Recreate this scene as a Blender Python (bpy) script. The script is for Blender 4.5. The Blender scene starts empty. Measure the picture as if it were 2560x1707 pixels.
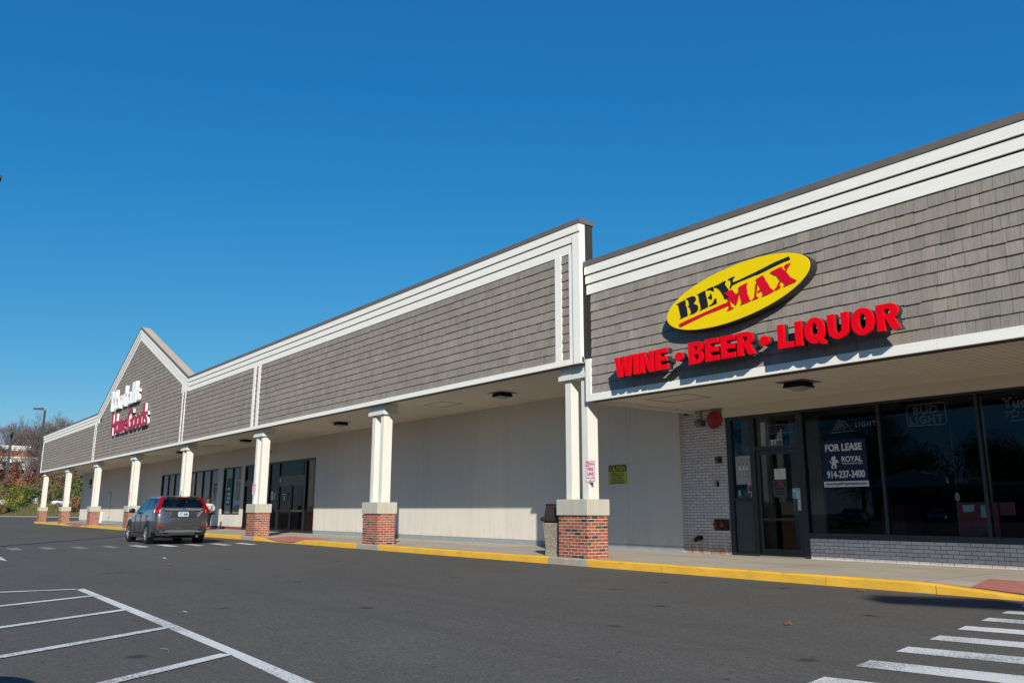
import bpy, bmesh, math, random
from mathutils import Vector, Matrix, noise as mnoise
R = math.radians
random.seed(7)
SC = bpy.context.scene
COL = SC.collection

# ------------------------------------------------------------------ camera
YAW, PIT, ROL = R(51.884), R(11.774), R(0.118)
cy, sy, cp, sp = math.cos(YAW), math.sin(YAW), math.cos(PIT), math.sin(PIT)
fwd = Vector((-sy*cp, cy*cp, sp)); rgt = Vector((cy, sy, 0)); upv = rgt.cross(fwd)
r2 = rgt*math.cos(ROL) + upv*math.sin(ROL)
u2 = upv*math.cos(ROL) - rgt*math.sin(ROL)
cam = bpy.data.cameras.new('camera'); cam_o = bpy.data.objects.new('camera', cam); COL.objects.link(cam_o)
M = Matrix((r2, u2, -fwd)).transposed().to_4x4(); M.translation = Vector((0, -12, 1.126))
cam_o.matrix_world = M
cam.sensor_width = 36; cam.sensor_fit = 'HORIZONTAL'; cam.lens = 2031/2560*36
cam.clip_start = 0.05; cam.clip_end = 3000
SC.camera = cam_o

# ------------------------------------------------------------------ light
SUN = Vector((1.52, -1.0, 0.888)).normalized()
SUN_EL = math.asin(SUN.z); SUN_AZ = math.atan2(SUN.x, SUN.y)
wld = bpy.data.worlds.new('World'); SC.world = wld; wld.use_nodes = True
wn = wld.node_tree; bg = wn.nodes['Background']
sky = wn.nodes.new('ShaderNodeTexSky'); sky.sky_type = 'NISHITA'; sky.sun_disc = False
sky.sun_elevation = SUN_EL; sky.sun_rotation = SUN_AZ
sky.altitude = 100; sky.air_density = 1.0; sky.dust_density = 0.05; sky.ozone_density = 4.0
# the clear late-autumn sky is a deeper, cleaner blue than the model's: grade it per channel
def _m(op, a, b):
    x = wn.nodes.new('ShaderNodeMath'); x.operation = op
    for v, i in ((a, 0), (b, 1)):
        if isinstance(v, (int, float)): x.inputs[i].default_value = v
        else: wn.links.new(v, x.inputs[i])
    return x.outputs[0]
_s = wn.nodes.new('ShaderNodeSeparateColor'); wn.links.new(sky.outputs[0], _s.inputs[0]); _c = wn.nodes.new('ShaderNodeCombineColor')
_g = []
for _i, (_a, _p) in enumerate(((.675, 1.76), (.602, .79), (.728, .46))):
    _g.append(_m('MULTIPLY', _m('POWER', _m('MULTIPLY', _s.outputs[_i], .115), _p), _a/.115/1.189))
_g[0] = _m('MAXIMUM', _g[0], .0155/.115/1.189)
for _i, _k in enumerate((.50, .50, .72)): _g[_i] = _m('MINIMUM', _g[_i], _k/.115/1.189)
for _i in range(3): wn.links.new(_g[_i], _c.inputs[_i])
wn.links.new(_c.outputs[0], bg.inputs[0]); bg.inputs[1].default_value = 0.115
sl = bpy.data.lights.new('sun', 'SUN'); sl.energy = 5.0; sl.angle = R(0.53); sl.color = (1.0, 0.945, 0.83)
so = bpy.data.objects.new('sun', sl); COL.objects.link(so); so.rotation_euler = SUN.to_track_quat('Z', 'Y').to_euler(); so.location = (30, -40, 40)
SC.view_settings.view_transform = 'Standard'; SC.view_settings.look = 'None'
SC.view_settings.exposure = 0.25; SC.view_settings.gamma = 1.0; SC.view_settings.use_curve_mapping = False
SC.cycles.max_bounces = 8; SC.cycles.transparent_max_bounces = 12
SC.cycles.caustics_reflective = False; SC.cycles.caustics_refractive = False

# ------------------------------------------------------------------ materials
MATS = {}
SEAM = 20.62-2.425      # panel joints of the long wall
class NT:
    def __init__(s, name):
        s.m = bpy.data.materials.new(name); s.m.use_nodes = True; s.t = s.m.node_tree
        s.p = s.t.nodes['Principled BSDF']; s.out = s.t.nodes['Material Output']
        MATS[name] = s.m
    def n(s, ty, **kw):
        x = s.t.nodes.new('ShaderNode'+ty)
        for k, v in kw.items():
            if k.startswith('i_'):
                x.inputs[k[2:].replace('_', ' ')].default_value = v
            else: setattr(x, k, v)
        return x
    def l(s, a, b): s.t.links.new(a, b)
    def coord(s): return s.n('TexCoord').outputs['Object']
    def geo(s): return s.n('NewGeometry').outputs['Position']
    def noise(s, vec, scale, detail=4, rough=.55):
        x = s.n('TexNoise'); x.inputs['Scale'].default_value = scale; x.inputs['Detail'].default_value = detail; x.inputs['Roughness'].default_value = rough
        s.l(vec, x.inputs['Vector']); return x.outputs['Fac']
    def scale(s, vec, sc):
        x = s.n('Mapping'); x.inputs['Scale'].default_value = sc; s.l(vec, x.inputs['Vector']); return x.outputs[0]
    def ramp(s, fac, stops):
        x = s.n('ValToRGB'); e = x.color_ramp.elements
        while len(e) < len(stops): e.new(.5)
        for q, (p, c) in zip(e, stops):
            q.position = p; q.color = (c, c, c, 1) if not hasattr(c, '__len__') else (*c[:3], 1)
        s.l(fac, x.inputs[0]); return x.outputs[0]
    def mix(s, fac, a, b, mode='MIX'):
        x = s.n('MixRGB', blend_type=mode)
        for v, i in ((fac, 0), (a, 1), (b, 2)):
            if isinstance(v, (int, float)): x.inputs[i].default_value = v
            elif hasattr(v, '__len__'): x.inputs[i].default_value = (*v[:3], 1)
            else: s.l(v, x.inputs[i])
        return x.outputs[0]
    def math(s, op, a, b=None):
        x = s.n('Math', operation=op)
        for v, i in ((a, 0), (b, 1)):
            if v is None: continue
            if isinstance(v, (int, float)): x.inputs[i].default_value = v
            else: s.l(v, x.inputs[i])
        return x.outputs[0]
    def sep(s, vec): 
        x = s.n('SeparateXYZ'); s.l(vec, x.inputs[0]); return x.outputs
    def base(s, c):
        if hasattr(c, '__len__'): s.p.inputs['Base Color'].default_value = (*c[:3], 1)
        else: s.l(c, s.p.inputs['Base Color'])
        return s
    def set(s, rough=.6, spec=.4, metal=0, coat=0):
        s.p.inputs['Roughness'].default_value = rough; s.p.inputs['Specular IOR Level'].default_value = spec
        s.p.inputs['Metallic'].default_value = metal; s.p.inputs['Coat Weight'].default_value = coat
        s.p.inputs['Coat Roughness'].default_value = .04
        return s
    def bump(s, h, dist=.005, strength=.6):
        x = s.n('Bump'); x.inputs['Strength'].default_value = strength; x.inputs['Distance'].default_value = dist
        s.l(h, x.inputs['Height']); s.l(x.outputs[0], s.p.inputs['Normal']); return s

def plain(name, c, rough=.55, spec=.4, metal=0, coat=0, var=.12, vs=3.0, fine=0):
    """a painted / moulded surface with slight uneven dirt"""
    t = NT(name); g = t.geo()
    f = t.ramp(t.noise(g, vs, 5), [(.3, 1-var), (.7, 1+var*.4)])
    t.base(t.mix(1, c, f, 'MULTIPLY')).set(rough, spec, metal, coat)
    if fine: t.bump(t.noise(g, fine, 3), .003, .35)
    return t.m

def build_mats():
    # asphalt
    t = NT('asphalt'); g = t.geo()
    big = t.noise(g, .10, 3); med = t.noise(g, 1.6, 4); fin = t.noise(g, 34, 3, .7); mid = t.noise(g, 11, 4, .75)
    def vor2(sc):
        v = t.n('TexVoronoi', feature='F1', voronoi_dimensions='2D'); v.inputs['Scale'].default_value = sc; t.l(g, v.inputs['Vector']); return v
    c = t.mix(t.ramp(big, [(.35, 0), (.65, 1)]), (.094, .087, .076), (.111, .103, .090))
    c = t.mix(1, c, t.ramp(med, [(.3, .93), (.7, 1.05)]), 'MULTIPLY')
    c = t.mix(1, c, t.ramp(mid, [(.25, .80), (.75, 1.20)]), 'MULTIPLY')
    c = t.mix(1, c, t.ramp(fin, [(.25, .55), (.75, 1.45)]), 'MULTIPLY')
    v = vor2(16); c = t.mix(t.ramp(v.outputs['Distance'], [(.05, .8), (.12, 0)]), c, t.mix(t.ramp(t.noise(g, 6, 2), [(.45, 0), (.55, 1)]), (.042, .040, .038), (.24, .225, .20)))
    v2 = vor2(.36); w = t.math('ADD', v2.outputs['Distance'], t.math('MULTIPLY', t.math('SUBTRACT', t.noise(g, 5, 3), .5), .05))
    c = t.mix(t.ramp(w, [(.018, .75), (.040, 0)]), c, (.022, .021, .021))
    v4 = vor2(1.1); c = t.mix(t.ramp(v4.outputs['Distance'], [(.014, .8), (.028, 0)]), c, (.030, .029, .028))
    tr = t.noise(t.scale(g, (.06, 1.1, 1)), 1.0, 3); c = t.mix(t.ramp(tr, [(.52, 0), (.66, .28)]), c, (.070, .066, .060))
    t.base(c).set(.88, .2).bump(fin, .006, .7)
    # road paint
    t = NT('road_paint'); g = t.geo()
    wear = t.math('MULTIPLY', t.noise(g, 55, 4, .7), t.ramp(t.noise(g, 1.1, 3), [(.3, .75), (.75, 1.25)]))
    t.base(t.mix(t.ramp(wear, [(.50, 0), (.62, .85)]), (.66, .66, .63), (.12, .12, .12))).set(.75, .3).bump(t.noise(g, 60, 3), .004, .5)
    t = NT('road_paint_faded'); g = t.geo()
    t.base(t.mix(t.ramp(t.noise(g, 30, 4, .7), [(.36, .15), (.60, .92)]), (.42, .42, .41), (.09, .09, .085))).set(.8, .3)
    # concrete
    t = NT('concrete'); g = t.geo(); x = t.sep(g)
    c = t.mix(t.noise(g, .9, 6, .65), (.375, .325, .262), (.49, .435, .36))
    c = t.mix(t.ramp(t.noise(t.scale(g, (.35, 1.3, 1)), 1.4, 4), [(.45, 0), (.75, .55)]), c, (.26, .225, .18))
    c = t.mix(1, c, t.ramp(t.noise(g, 90, 2), [(.2, .85), (.8, 1.1)]), 'MULTIPLY')
    jm = t.math('ABSOLUTE', t.math('SUBTRACT', t.math('MODULO', t.math('ADD', x[0], 300.35), 3.02), 1.51))
    c = t.mix(t.ramp(jm, [(.006, .75), (.014, 0)]), c, (.12, .105, .09))
    t.base(c).set(.85, .25).bump(t.noise(g, 40, 4), .003, .4)
    t = NT('kerb_stone'); g = t.geo()
    c = t.mix(t.noise(g, 6, 6, .7), (.20, .175, .14), (.44, .39, .32))
    t.base(c).set(.85, .25).bump(t.noise(g, 35, 4), .006, .6)
    t = NT('kerb_yellow'); g = t.geo()
    c = t.mix(t.ramp(t.noise(g, 2.2, 5), [(.3, 0), (.7, 1)]), (.72, .41, .045), (.62, .34, .03))
    c = t.mix(t.ramp(t.noise(t.scale(g, (.6, 1, 2.4)), 5, 6, .75), [(.54, 0), (.68, .75)]), c, (.40, .25, .07))
    c = t.mix(t.ramp(t.noise(t.scale(g, (1, 1, 1.6)), 12, 6, .8), [(.615, 0), (.66, .9)]), c, (.40, .36, .30))
    t.base(c).set(.7, .3).bump(t.noise(g, 25, 5), .006, .6)
    t = NT('ramp_red'); g = t.geo()
    c = t.mix(t.noise(g, 2.5, 5, .7), (.46, .155, .135), (.36, .14, .12))
    c = t.mix(t.ramp(t.noise(t.scale(g, (.5, 1.4, 1)), 3.5, 6, .75), [(.52, 0), (.72, .8)]), c, (.36, .30, .25))
    t.base(c).set(.85, .25)
    # shingle: a colour of its own per shingle, vertical grain
    t = NT('shingle'); g = t.geo()
    a = t.n('Attribute', attribute_name='Col')
    gr = t.noise(t.scale(g, (30, 30, 1.4)), 1.0, 5, .65)
    c = t.mix(1, a.outputs['Color'], t.ramp(gr, [(.25, .80), (.75, 1.14)]), 'MULTIPLY')
    c = t.mix(t.ramp(t.noise(t.scale(g, (1.2, 1, .5)), 1.3, 5, .6), [(.48, 0), (.75, .4)]), c, (.15, .135, .118))
    t.base(c).set(.88, .2).bump(gr, .004, .55)
    # trim, seen with faint board grain
    t = NT('white_trim'); g = t.geo()
    f = t.ramp(t.noise(t.scale(g, (1.2, 8, 30)), 1, 4), [(.25, .93), (.7, 1.02)])
    c = t.mix(1, (.80, .775, .715), f, 'MULTIPLY')
    c = t.mix(t.ramp(t.noise(g, 2.3, 6, .75), [(.62, 0), (.80, .35)]), c, (.45, .42, .37))
    t.base(c).set(.55, .35)
    t = NT('cream_post'); g = t.geo()
    c = t.mix(1, (.66, .645, .59), t.ramp(t.noise(t.scale(g, (5, 5, 1)), 1.4, 5), [(.3, .93), (.7, 1.02)]), 'MULTIPLY')
    t.base(c).set(.45, .4)
    plain('cap_metal', (.135, .115, .098), .5, .45, var=.12)
    t = NT('membrane'); g = t.geo()
    t.base(t.mix(t.noise(t.scale(g, (1, 1, .3)), 3, 4), (.018, .017, .017), (.045, .042, .040))).set(.6, .35)
    t = NT('tan_membrane'); g = t.geo()
    t.base(t.mix(t.noise(g, .7, 5), (.40, .31, .235), (.50, .42, .33))).set(.8, .25)
    # stucco wall with seams
    t = NT('stucco'); g = t.geo(); x = t.sep(g)
    c = t.mix(t.noise(t.scale(g, (1, 1, .25)), .9, 5, .6), (.57, .532, .475), (.655, .617, .555))
    c = t.mix(t.ramp(t.noise(t.scale(g, (3, 3, .2)), 1.3, 5), [(.5, 0), (.8, .25)]), c, (.42, .39, .34))
    jm = t.math('ABSOLUTE', t.math('SUBTRACT', t.math('MODULO', t.math('ADD', x[0], 300.0+SEAM), 4.85), 2.425))
    c = t.mix(t.ramp(jm, [(.008, .4), (.02, 0)]), c, (.36, .33, .29))
    low = t.ramp(x[2], [(.42, 1), (.75, 0)])
    sm = t.math('MULTIPLY', low, t.ramp(t.noise(t.scale(g, (1, 1, 6)), 2.2, 6, .8), [(.60, 0), (.72, .55)]))
    c = t.mix(sm, c, (.34, .29, .23))
    c = t.mix(t.math('MULTIPLY', t.ramp(x[2], [(.30, 1), (.95, .0)]), t.ramp(t.noise(t.scale(g, (1, 1, .35)), 3.5, 6, .8), [(.50, 0), (.72, .5)])), c, (.36, .31, .25))
    c = t.mix(t.ramp(t.noise(t.scale(g, (4, 4, .25)), 1.0, 5, .7), [(.60, 0), (.74, .22)]), c, (.33, .30, .26))
    t.base(c).set(.85, .25).bump(t.noise(g, 55, 4), .004, .4)
    t = NT('galvanised'); g = t.geo()
    v = t.n('TexVoronoi'); v.inputs['Scale'].default_value = 22; t.l(g, v.inputs['Vector'])
    c = t.mix(t.noise(g, 4, 5), (.22, .255, .28), (.33, .37, .40))
    c = t.mix(.4, c, t.ramp(v.outputs['Distance'], [(0, .35), (.8, .65)]), 'SOFT_LIGHT')
    t.base(c).set(.6, .4, .15)
    plain('red_base', (.20, .065, .045), .7, .3, var=.2)
    # soffit: grooved board, planks run to the wall
    t = NT('soffit'); g = t.geo(); x = t.sep(g)
    pm = t.math('ABSOLUTE', t.math('SUBTRACT', t.math('MODULO', t.math('ADD', x[0], 300.0), .125), .0625))
    h = t.ramp(pm, [(.003, 0), (.010, 1)])
    c = t.mix(t.noise(t.scale(g, (6, .5, 1)), 1, 4), (.66, .60, .505), (.76, .70, .60))
    c = t.mix(t.ramp(t.noise(g, .8, 4), [(.55, 0), (.8, .3)]), c, (.50, .42, .31))
    c = t.mix(h, t.mix(.55, c, (.12, .10, .075)), c)
    t.base(c).set(.6, .3).bump(h, .006, .6)
    # bricks carry their own colour per brick
    for nm, rg, bs in (('red_brick', .8, .5), ('white_brick', .5, .3)):
        t = NT(nm); g = t.geo(); a = t.n('Attribute', attribute_name='Col')
        c = t.mix(1, a.outputs['Color'], t.ramp(t.noise(g, 28, 5, .7), [(.25, .78), (.75, 1.15)]), 'MULTIPLY')
        if nm == 'red_brick':
            c = t.mix(t.ramp(t.noise(g, 7, 5, .75), [(.62, 0), (.75, .6)]), c, (.50, .41, .34))
        else:
            x = t.sep(g)
            rust = t.math('MULTIPLY', t.ramp(x[2], [(.20, 1), (.62, 0)]), t.ramp(x[0], [(0, 0), (1, 1)]))
            drip = t.math('MULTIPLY', t.ramp(t.noise(t.scale(g, (3, 3, .5)), 2.0, 4, .7), [(.38, 0), (.58, .95)]), t.ramp(x[2], [(.18, 1), (.62, .10)]))
            left = t.math('LESS_THAN', x[0], -11.95)
            c = t.mix(t.math('MULTIPLY', drip, left), c, (.33, .15, .06))
        t.base(c).set(rg, .3).bump(t.noise(g, 45, 4), .003, bs)
    plain('mortar_light', (.56, .50, .42), .9, .2, var=.3, vs=14)
    plain('mortar_dark', (.055, .038, .032), .9, .2, var=.3, vs=14)
    t = NT('cast_stone'); g = t.geo()
    c = t.mix(t.noise(t.scale(g, (4, 4, 1)), 1.5, 6, .65), (.36, .335, .28), (.49, .465, .40))
    c = t.mix(t.ramp(t.noise(t.scale(g, (14, 14, 1)), 1, 4), [(.55, 0), (.75, .3)]), c, (.26, .24, .21))
    t.base(c).set(.85, .25).bump(t.noise(g, 60, 3), .003, .4)
    t = NT('pebble'); g = t.geo()
    v = t.n('TexVoronoi'); v.inputs['Scale'].default_value = 60; t.l(g, v.inputs['Vector'])
    hue = t.ramp(v.outputs['Color'], [(.1, (.16, .12, .085)), (.5, (.42, .36, .27)), (.9, (.58, .54, .45))])
    t.base(t.mix(t.ramp(v.outputs['Distance'], [(.3, 0), (.7, .7)]), hue, (.16, .13, .10))).set(.7, .35).bump(v.outputs['Distance'], .004, .8)
    plain('brown_plastic', (.048, .024, .017), .38, .45, var=.2)
    plain('dark_frame', (.022, .026, .029), .42, .45, var=.15)
    plain('black_frame', (.008, .008, .009), .4, .4, var=.1)
    plain('panel_grey', (.050, .058, .062), .5, .4, var=.15)
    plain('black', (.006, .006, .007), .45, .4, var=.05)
    plain('black_plastic', (.012, .012, .013), .55, .35, var=.1)
    plain('silver', (.55, .55, .56), .3, .5, .85, var=.1)
    plain('dull_steel', (.20, .21, .215), .45, .4, .5, var=.15)
    plain('paper', (.64, .64, .62), .7, .3, var=.08)
    plain('paper_dull', (.36, .37, .37), .7, .3, var=.08)
    plain('ink', (.012, .012, .014), .6, .3, var=.02)
    plain('ink_grey', (.20, .21, .22), .6, .3, var=.02)
    plain('sign_red', (.50, .010, .030), .5, .4, var=.05)
    plain('letter_red', (.74, .0, .006), .4, .15, coat=.06, var=.05)
    plain('oval_red', (.64, .003, .024), .4, .15, var=.05)
    plain('oval_yellow', (.80, .58, .0), .35, .15, coat=.05, var=.04)
    plain('letter_return', (.030, .031, .033), .4, .45, var=.1)
    plain('white_plastic', (.80, .80, .79), .35, .4, var=.04)
    plain('crimson_face', (.34, .008, .045), .4, .4, var=.06)
    plain('caution_yellow', (.52, .50, .045), .5, .4, var=.08)
    plain('firelane_pink', (.62, .035, .14), .45, .4, var=.08)
    plain('sign_white', (.74, .70, .70), .45, .4, var=.06)
    plain('alarm_red', (.28, .008, .012), .35, .45, var=.1)
    plain('navy', (.007, .011, .055), .5, .3, var=.05)
    plain('poster_white', (.62, .64, .66), .6, .3, var=.06)
    plain('teal', (.006, .105, .12), .6, .3, var=.1)
    plain('gift_green', (.01, .13, .05), .6, .3, var=.1)
    plain('purple', (.085, .03, .13), .6, .3, var=.1)
    plain('red_board', (.20, .060, .068), .7, .3, var=.25, vs=5)
    plain('pale_blue', (.34, .46, .56), .7, .3, var=.06)
    plain('blind_grey', (.44, .43, .41), .8, .2, var=.1)
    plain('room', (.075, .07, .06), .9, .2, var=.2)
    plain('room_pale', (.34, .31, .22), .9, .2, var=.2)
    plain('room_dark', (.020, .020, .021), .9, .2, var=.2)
    plain('tube_white', (.46, .49, .49), .3, .5, var=.05)
    plain('tube_blue', (.10, .45, .55), .3, .5, var=.05)
    plain('tube_red', (.20, .02, .05), .3, .5, var=.05)
    plain('lens_grey', (.30, .30, .29), .4, .5, var=.05)
    t = NT('strip_light'); t.p.inputs['Emission Color'].default_value = (1, .93, .8, 1); t.p.inputs['Emission Strength'].default_value = 1.6; t.base((.8, .8, .8))
    # glass
    for nm, tint, ior, refl in (('shop_glass', (.80, .83, .83), 1.5, .7), ('store_glass', (.86, .87, .87), 1.5, .35), ('car_glass', (.66, .70, .70), 1.5, .9)):
        t = NT(nm); fr = t.n('Fresnel'); fr.inputs[0].default_value = ior
        tr = t.n('BsdfTransparent'); tr.inputs[0].default_value = (*tint, 1)
        gl = t.n('BsdfGlossy'); gl.inputs['Roughness'].default_value = .0; gl.inputs[0].default_value = (.66, .72, .88, 1) if nm == 'shop_glass' else (.92, .96, 1, 1)
        mx = t.n('MixShader'); t.l(t.math('MULTIPLY', fr.outputs[0], refl), mx.inputs[0]); t.l(tr.outputs[0], mx.inputs[1]); t.l(gl.outputs[0], mx.inputs[2]); t.l(mx.outputs[0], t.out.inputs[0])
        t.t.nodes.remove(t.p)
    # vehicles
    for nm, c in (('car_graphite', (.12, .12, .135)), ('car_silver', (.36, .37, .38)), ('car_dark', (.02, .02, .022)), ('car_white', (.62, .63, .64))):
        t = NT(nm); g = t.geo()
        fl = t.ramp(t.noise(g, 900, 2), [(.3, .8), (.7, 1.25)])
        t.base(t.mix(1, c, fl, 'MULTIPLY')).set(.26, .5, .75, 1.0)
    plain('car_trim', (.028, .028, .030), .55, .35, var=.08)
    plain('tyre', (.014, .014, .014), .85, .25, var=.15, vs=20)
    plain('alloy', (.50, .50, .50), .3, .5, .8, var=.06)
    plain('chrome', (.62, .62, .63), .12, .5, 1.0, var=.03)
    plain('tail_red', (.20, .0, .003), .2, .35, coat=.35, var=.05)
    plain('tail_clear', (.66, .62, .60), .12, .5, coat=1, var=.05)
    plain('amber_clear', (.75, .52, .30), .12, .5, coat=1, var=.05)
    plain('plate', (.55, .62, .66), .4, .4, var=.05)
    plain('plate_blue', (.10, .36, .50), .4, .4, var=.05)
    plain('plate_ink', (.01, .03, .12), .4, .4, var=.05)
    plain('cabin_grey', (.20, .19, .175), .8, .2, var=.1)
    # person
    plain('skin', (.20, .095, .055), .5, .4, var=.1, vs=12)
    plain('sweat_grey', (.42, .42, .43), .9, .2, var=.18, vs=12, fine=60)
    plain('dark_cloth', (.010, .010, .012), .9, .2, var=.2, vs=12)
    plain('hair', (.008, .006, .005), .55, .4, var=.3, vs=30)
    plain('shoe_red', (.38, .015, .02), .5, .4, var=.1)
    plain('eye_white', (.6, .58, .55), .3, .5, var=.02)
    plain('lips', (.22, .06, .05), .4, .5, var=.05)
    # landscape
    t = NT('grass'); g = t.geo()
    c = t.ramp(t.noise(g, .35, 6, .7), [(.30, (.085, .105, .026)), (.5, (.145, .140, .045)), (.68, (.20, .16, .075)), (.8, (.24, .18, .10))])
    c = t.mix(1, c, t.ramp(t.noise(g, 7, 5, .8), [(.25, .55), (.75, 1.4)]), 'MULTIPLY')
    t.base(c).set(.95, .1).bump(t.noise(g, 9, 5, .8), .12, .9)
    t = NT('bark'); g = t.geo()
    t.base(t.mix(t.noise(t.scale(g, (6, 6, 1)), 2, 5, .7), (.095, .075, .066), (.21, .175, .155))).set(.95, .15)
    t = NT('leaf'); a = t.n('Attribute', attribute_name='Col'); t.base(a.outputs['Color']).set(.7, .25)
    t.p.inputs['Subsurface Weight'].default_value = 0
    plain('pole_grey', (.055, .052, .050), .55, .4, .2, var=.15)
    plain('far_brick', (.30, .105, .055), .85, .2, var=.25, vs=.8)
    plain('far_white', (.72, .71, .68), .7, .3, var=.08, vs=.5)
    plain('far_red', (.22, .03, .03), .7, .3, var=.1)
    plain('far_roof', (.09, .085, .08), .8, .2, var=.2)
    plain('far_green', (.16, .20, .15), .8, .3, var=.1)
    plain('leaf_litter', (.22, .10, .035), .8, .2, var=.3, vs=30)
    plain('scrap_white', (.6, .6, .58), .7, .3, var=.1)
build_mats()
def mt(n): return MATS[n]

# ------------------------------------------------------------------ mesh builder
class MB:
    def __init__(s): s.v = []; s.f = []; s.c = []; s.m = []; s.mi = 0; s.col = None; s.sm = []
    smooth = False
    def _f(s, idx): s.f.append(idx); s.c.append(s.col or (1, 1, 1)); s.m.append(s.mi); s.sm.append(s.smooth)
    def poly(s, pts):
        b = len(s.v); s.v += [tuple(p) for p in pts]; s._f(list(range(b, b+len(pts)))); return s
    def box(s, x0, x1, y0, y1, z0, z1):
        b = len(s.v); s.v += [(x, y, z) for x in (x0, x1) for y in (y0, y1) for z in (z0, z1)]
        for q in ((0, 1, 3, 2), (4, 6, 7, 5), (0, 4, 5, 1), (2, 3, 7, 6), (0, 2, 6, 4), (1, 5, 7, 3)): s._f([b+i for i in q])
        return s
    def sheet(s, x0, x1, y, z0, z1): return s.poly([(x0, y, z0), (x1, y, z0), (x1, y, z1), (x0, y, z1)])
    def bbox(s, x0, x1, y0, y1, z0, z1, r=.01):
        """box with chamfered edges"""
        bm = bmesh.new(); bmesh.ops.create_cube(bm, size=1)
        for v in bm.verts: v.co = Vector(((x0+x1)/2+v.co.x*(x1-x0), (y0+y1)/2+v.co.y*(y1-y0), (z0+z1)/2+v.co.z*(z1-z0)))
        bmesh.ops.bevel(bm, geom=list(bm.edges), offset=r, segments=2, affect='EDGES', profile=.5)
        return s.bm(bm)
    def bm(s, bm, mtx=None):
        b = len(s.v); bm.verts.ensure_lookup_table()
        s.v += [tuple(mtx @ v.co if mtx else v.co) for v in bm.verts]
        for f in bm.faces: s._f([b+v.index for v in f.verts])
        bm.free(); return s
    def hexa(s, p):
        """8 points: bottom ring 0-3, top ring 4-7"""
        b = len(s.v); s.v += [tuple(q) for q in p]
        for q in ((3, 2, 1, 0), (4, 5, 6, 7), (0, 1, 5, 4), (1, 2, 6, 5), (2, 3, 7, 6), (3, 0, 4, 7)): s._f([b+i for i in q])
        return s
    def prism(s, pts, d):
        """polygon pts (3d) extruded by vector d"""
        n = len(pts); d = Vector(d); b = len(s.v)
        s.v += [tuple(p) for p in pts] + [tuple(Vector(p)+d) for p in pts]
        s._f(list(range(b, b+n))); s._f(list(range(b+2*n-1, b+n-1, -1)))
        for i in range(n): j = (i+1) % n; s._f([b+i, b+n+i, b+n+j, b+j])
        return s
    def tube(s, pts, rad, n=8, caps=True):
        pts = [Vector(p) for p in pts]; b = len(s.v); k = len(pts)
        if not hasattr(rad, '__len__'): rad = [rad]*k
        prev = None
        for i, p in enumerate(pts):
            d = (pts[min(i+1, k-1)] - pts[max(i-1, 0)]).normalized()
            a = Vector((0, 0, 1)) if abs(d.z) < .9 else Vector((1, 0, 0))
            if prev is not None and abs(prev.dot(d)) < .95: a = prev
            u = d.cross(a).normalized(); w = u.cross(d); prev = w
            for j in range(n):
                t = 2*math.pi*j/n; s.v.append(tuple(p + (u*math.cos(t)+w*math.sin(t))*rad[i]))
        for i in range(k-1):
            for j in range(n): s._f([b+i*n+j, b+i*n+(j+1) % n, b+(i+1)*n+(j+1) % n, b+(i+1)*n+j])
        if caps: s._f([b+j for j in range(n)][::-1]); s._f([b+(k-1)*n+j for j in range(n)])
        return s
    def lathe(s, prof, n=24, o=(0, 0, 0), ax='z', caps=True):
        """prof: (radius, along)"""
        b = len(s.v); o = Vector(o)
        for r, h in prof:
            for j in range(n):
                t = 2*math.pi*j/n; c, q = r*math.cos(t), r*math.sin(t)
                p = {'z': (c, q, h), 'y': (c, h, q), 'x': (h, c, q)}[ax]
                s.v.append(tuple(o+Vector(p)))
        for i in range(len(prof)-1):
            for j in range(n): s._f([b+i*n+j, b+i*n+(j+1) % n, b+(i+1)*n+(j+1) % n, b+(i+1)*n+j])
        if caps: s._f([b+j for j in range(n)]); s._f([b+(len(prof)-1)*n+j for j in range(n)])
        return s
    def build(s, name, mats, parent=None, world=False, smooth_angle=None):
        me = bpy.data.meshes.new(name)
        vs = s.v
        if world and parent is not None:
            o = ORG[root_of(parent)]; vs = [(x-o[0], y-o[1], z-o[2]) for x, y, z in vs]
        me.from_pydata(vs, [], s.f)
        if not isinstance(mats, (list, tuple)): mats = [mats]
        for m in mats: me.materials.append(mt(m))
        me.polygons.foreach_set('material_index', s.m)
        me.polygons.foreach_set('use_smooth', s.sm)
        if any(c != (1, 1, 1) for c in s.c):
            a = me.attributes.new('Col', 'FLOAT_COLOR', 'FACE')
            a.data.foreach_set('color', [q for c in s.c for q in (c[0], c[1], c[2], 1)])
        bm = bmesh.new(); bm.from_mesh(me); bmesh.ops.recalc_face_normals(bm, faces=bm.faces); bm.to_mesh(me); bm.free()
        if smooth_angle: me.set_sharp_from_angle(angle=R(smooth_angle))
        ob = bpy.data.objects.new(name, me); COL.objects.link(ob)
        if parent is not None: ob.parent = parent
        return ob
ORG = {}
def root_of(o):
    while o.parent is not None: o = o.parent
    return o.name
def thing(name, label, cat, loc=(0, 0, 0), rz=0, group=None):
    o = bpy.data.objects.new(name, None); COL.objects.link(o); o.location = loc; o.rotation_euler = (0, 0, rz)
    o.empty_display_size = .2
    o['label'] = label; o['category'] = cat
    if group: o['group'] = group
    ORG[o.name] = tuple(loc); return o
def tag(o, label, cat, group=None, kind=None):
    o['label'] = label; o['category'] = cat
    if group: o['group'] = group
    if kind: o['kind'] = kind
    return o
def struct(o): o['kind'] = 'structure'; return o
def dup(root, loc=None, rz=None, label=None):
    def cp_(o, par):
        c = o.copy(); COL.objects.link(c); c.parent = par
        for ch in list(o.children): cp_(ch, c)
        return c
    r = cp_(root, None)
    if loc is not None: r.location = loc
    if rz is not None: r.rotation_euler = (0, 0, rz)
    if label: r['label'] = label
    return r
def settle(o, loc):
    """give a top-level mesh an origin at loc, keeping it where it is"""
    o.data.transform(Matrix.Translation(-Vector(loc))); o.location = loc; return o

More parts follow.
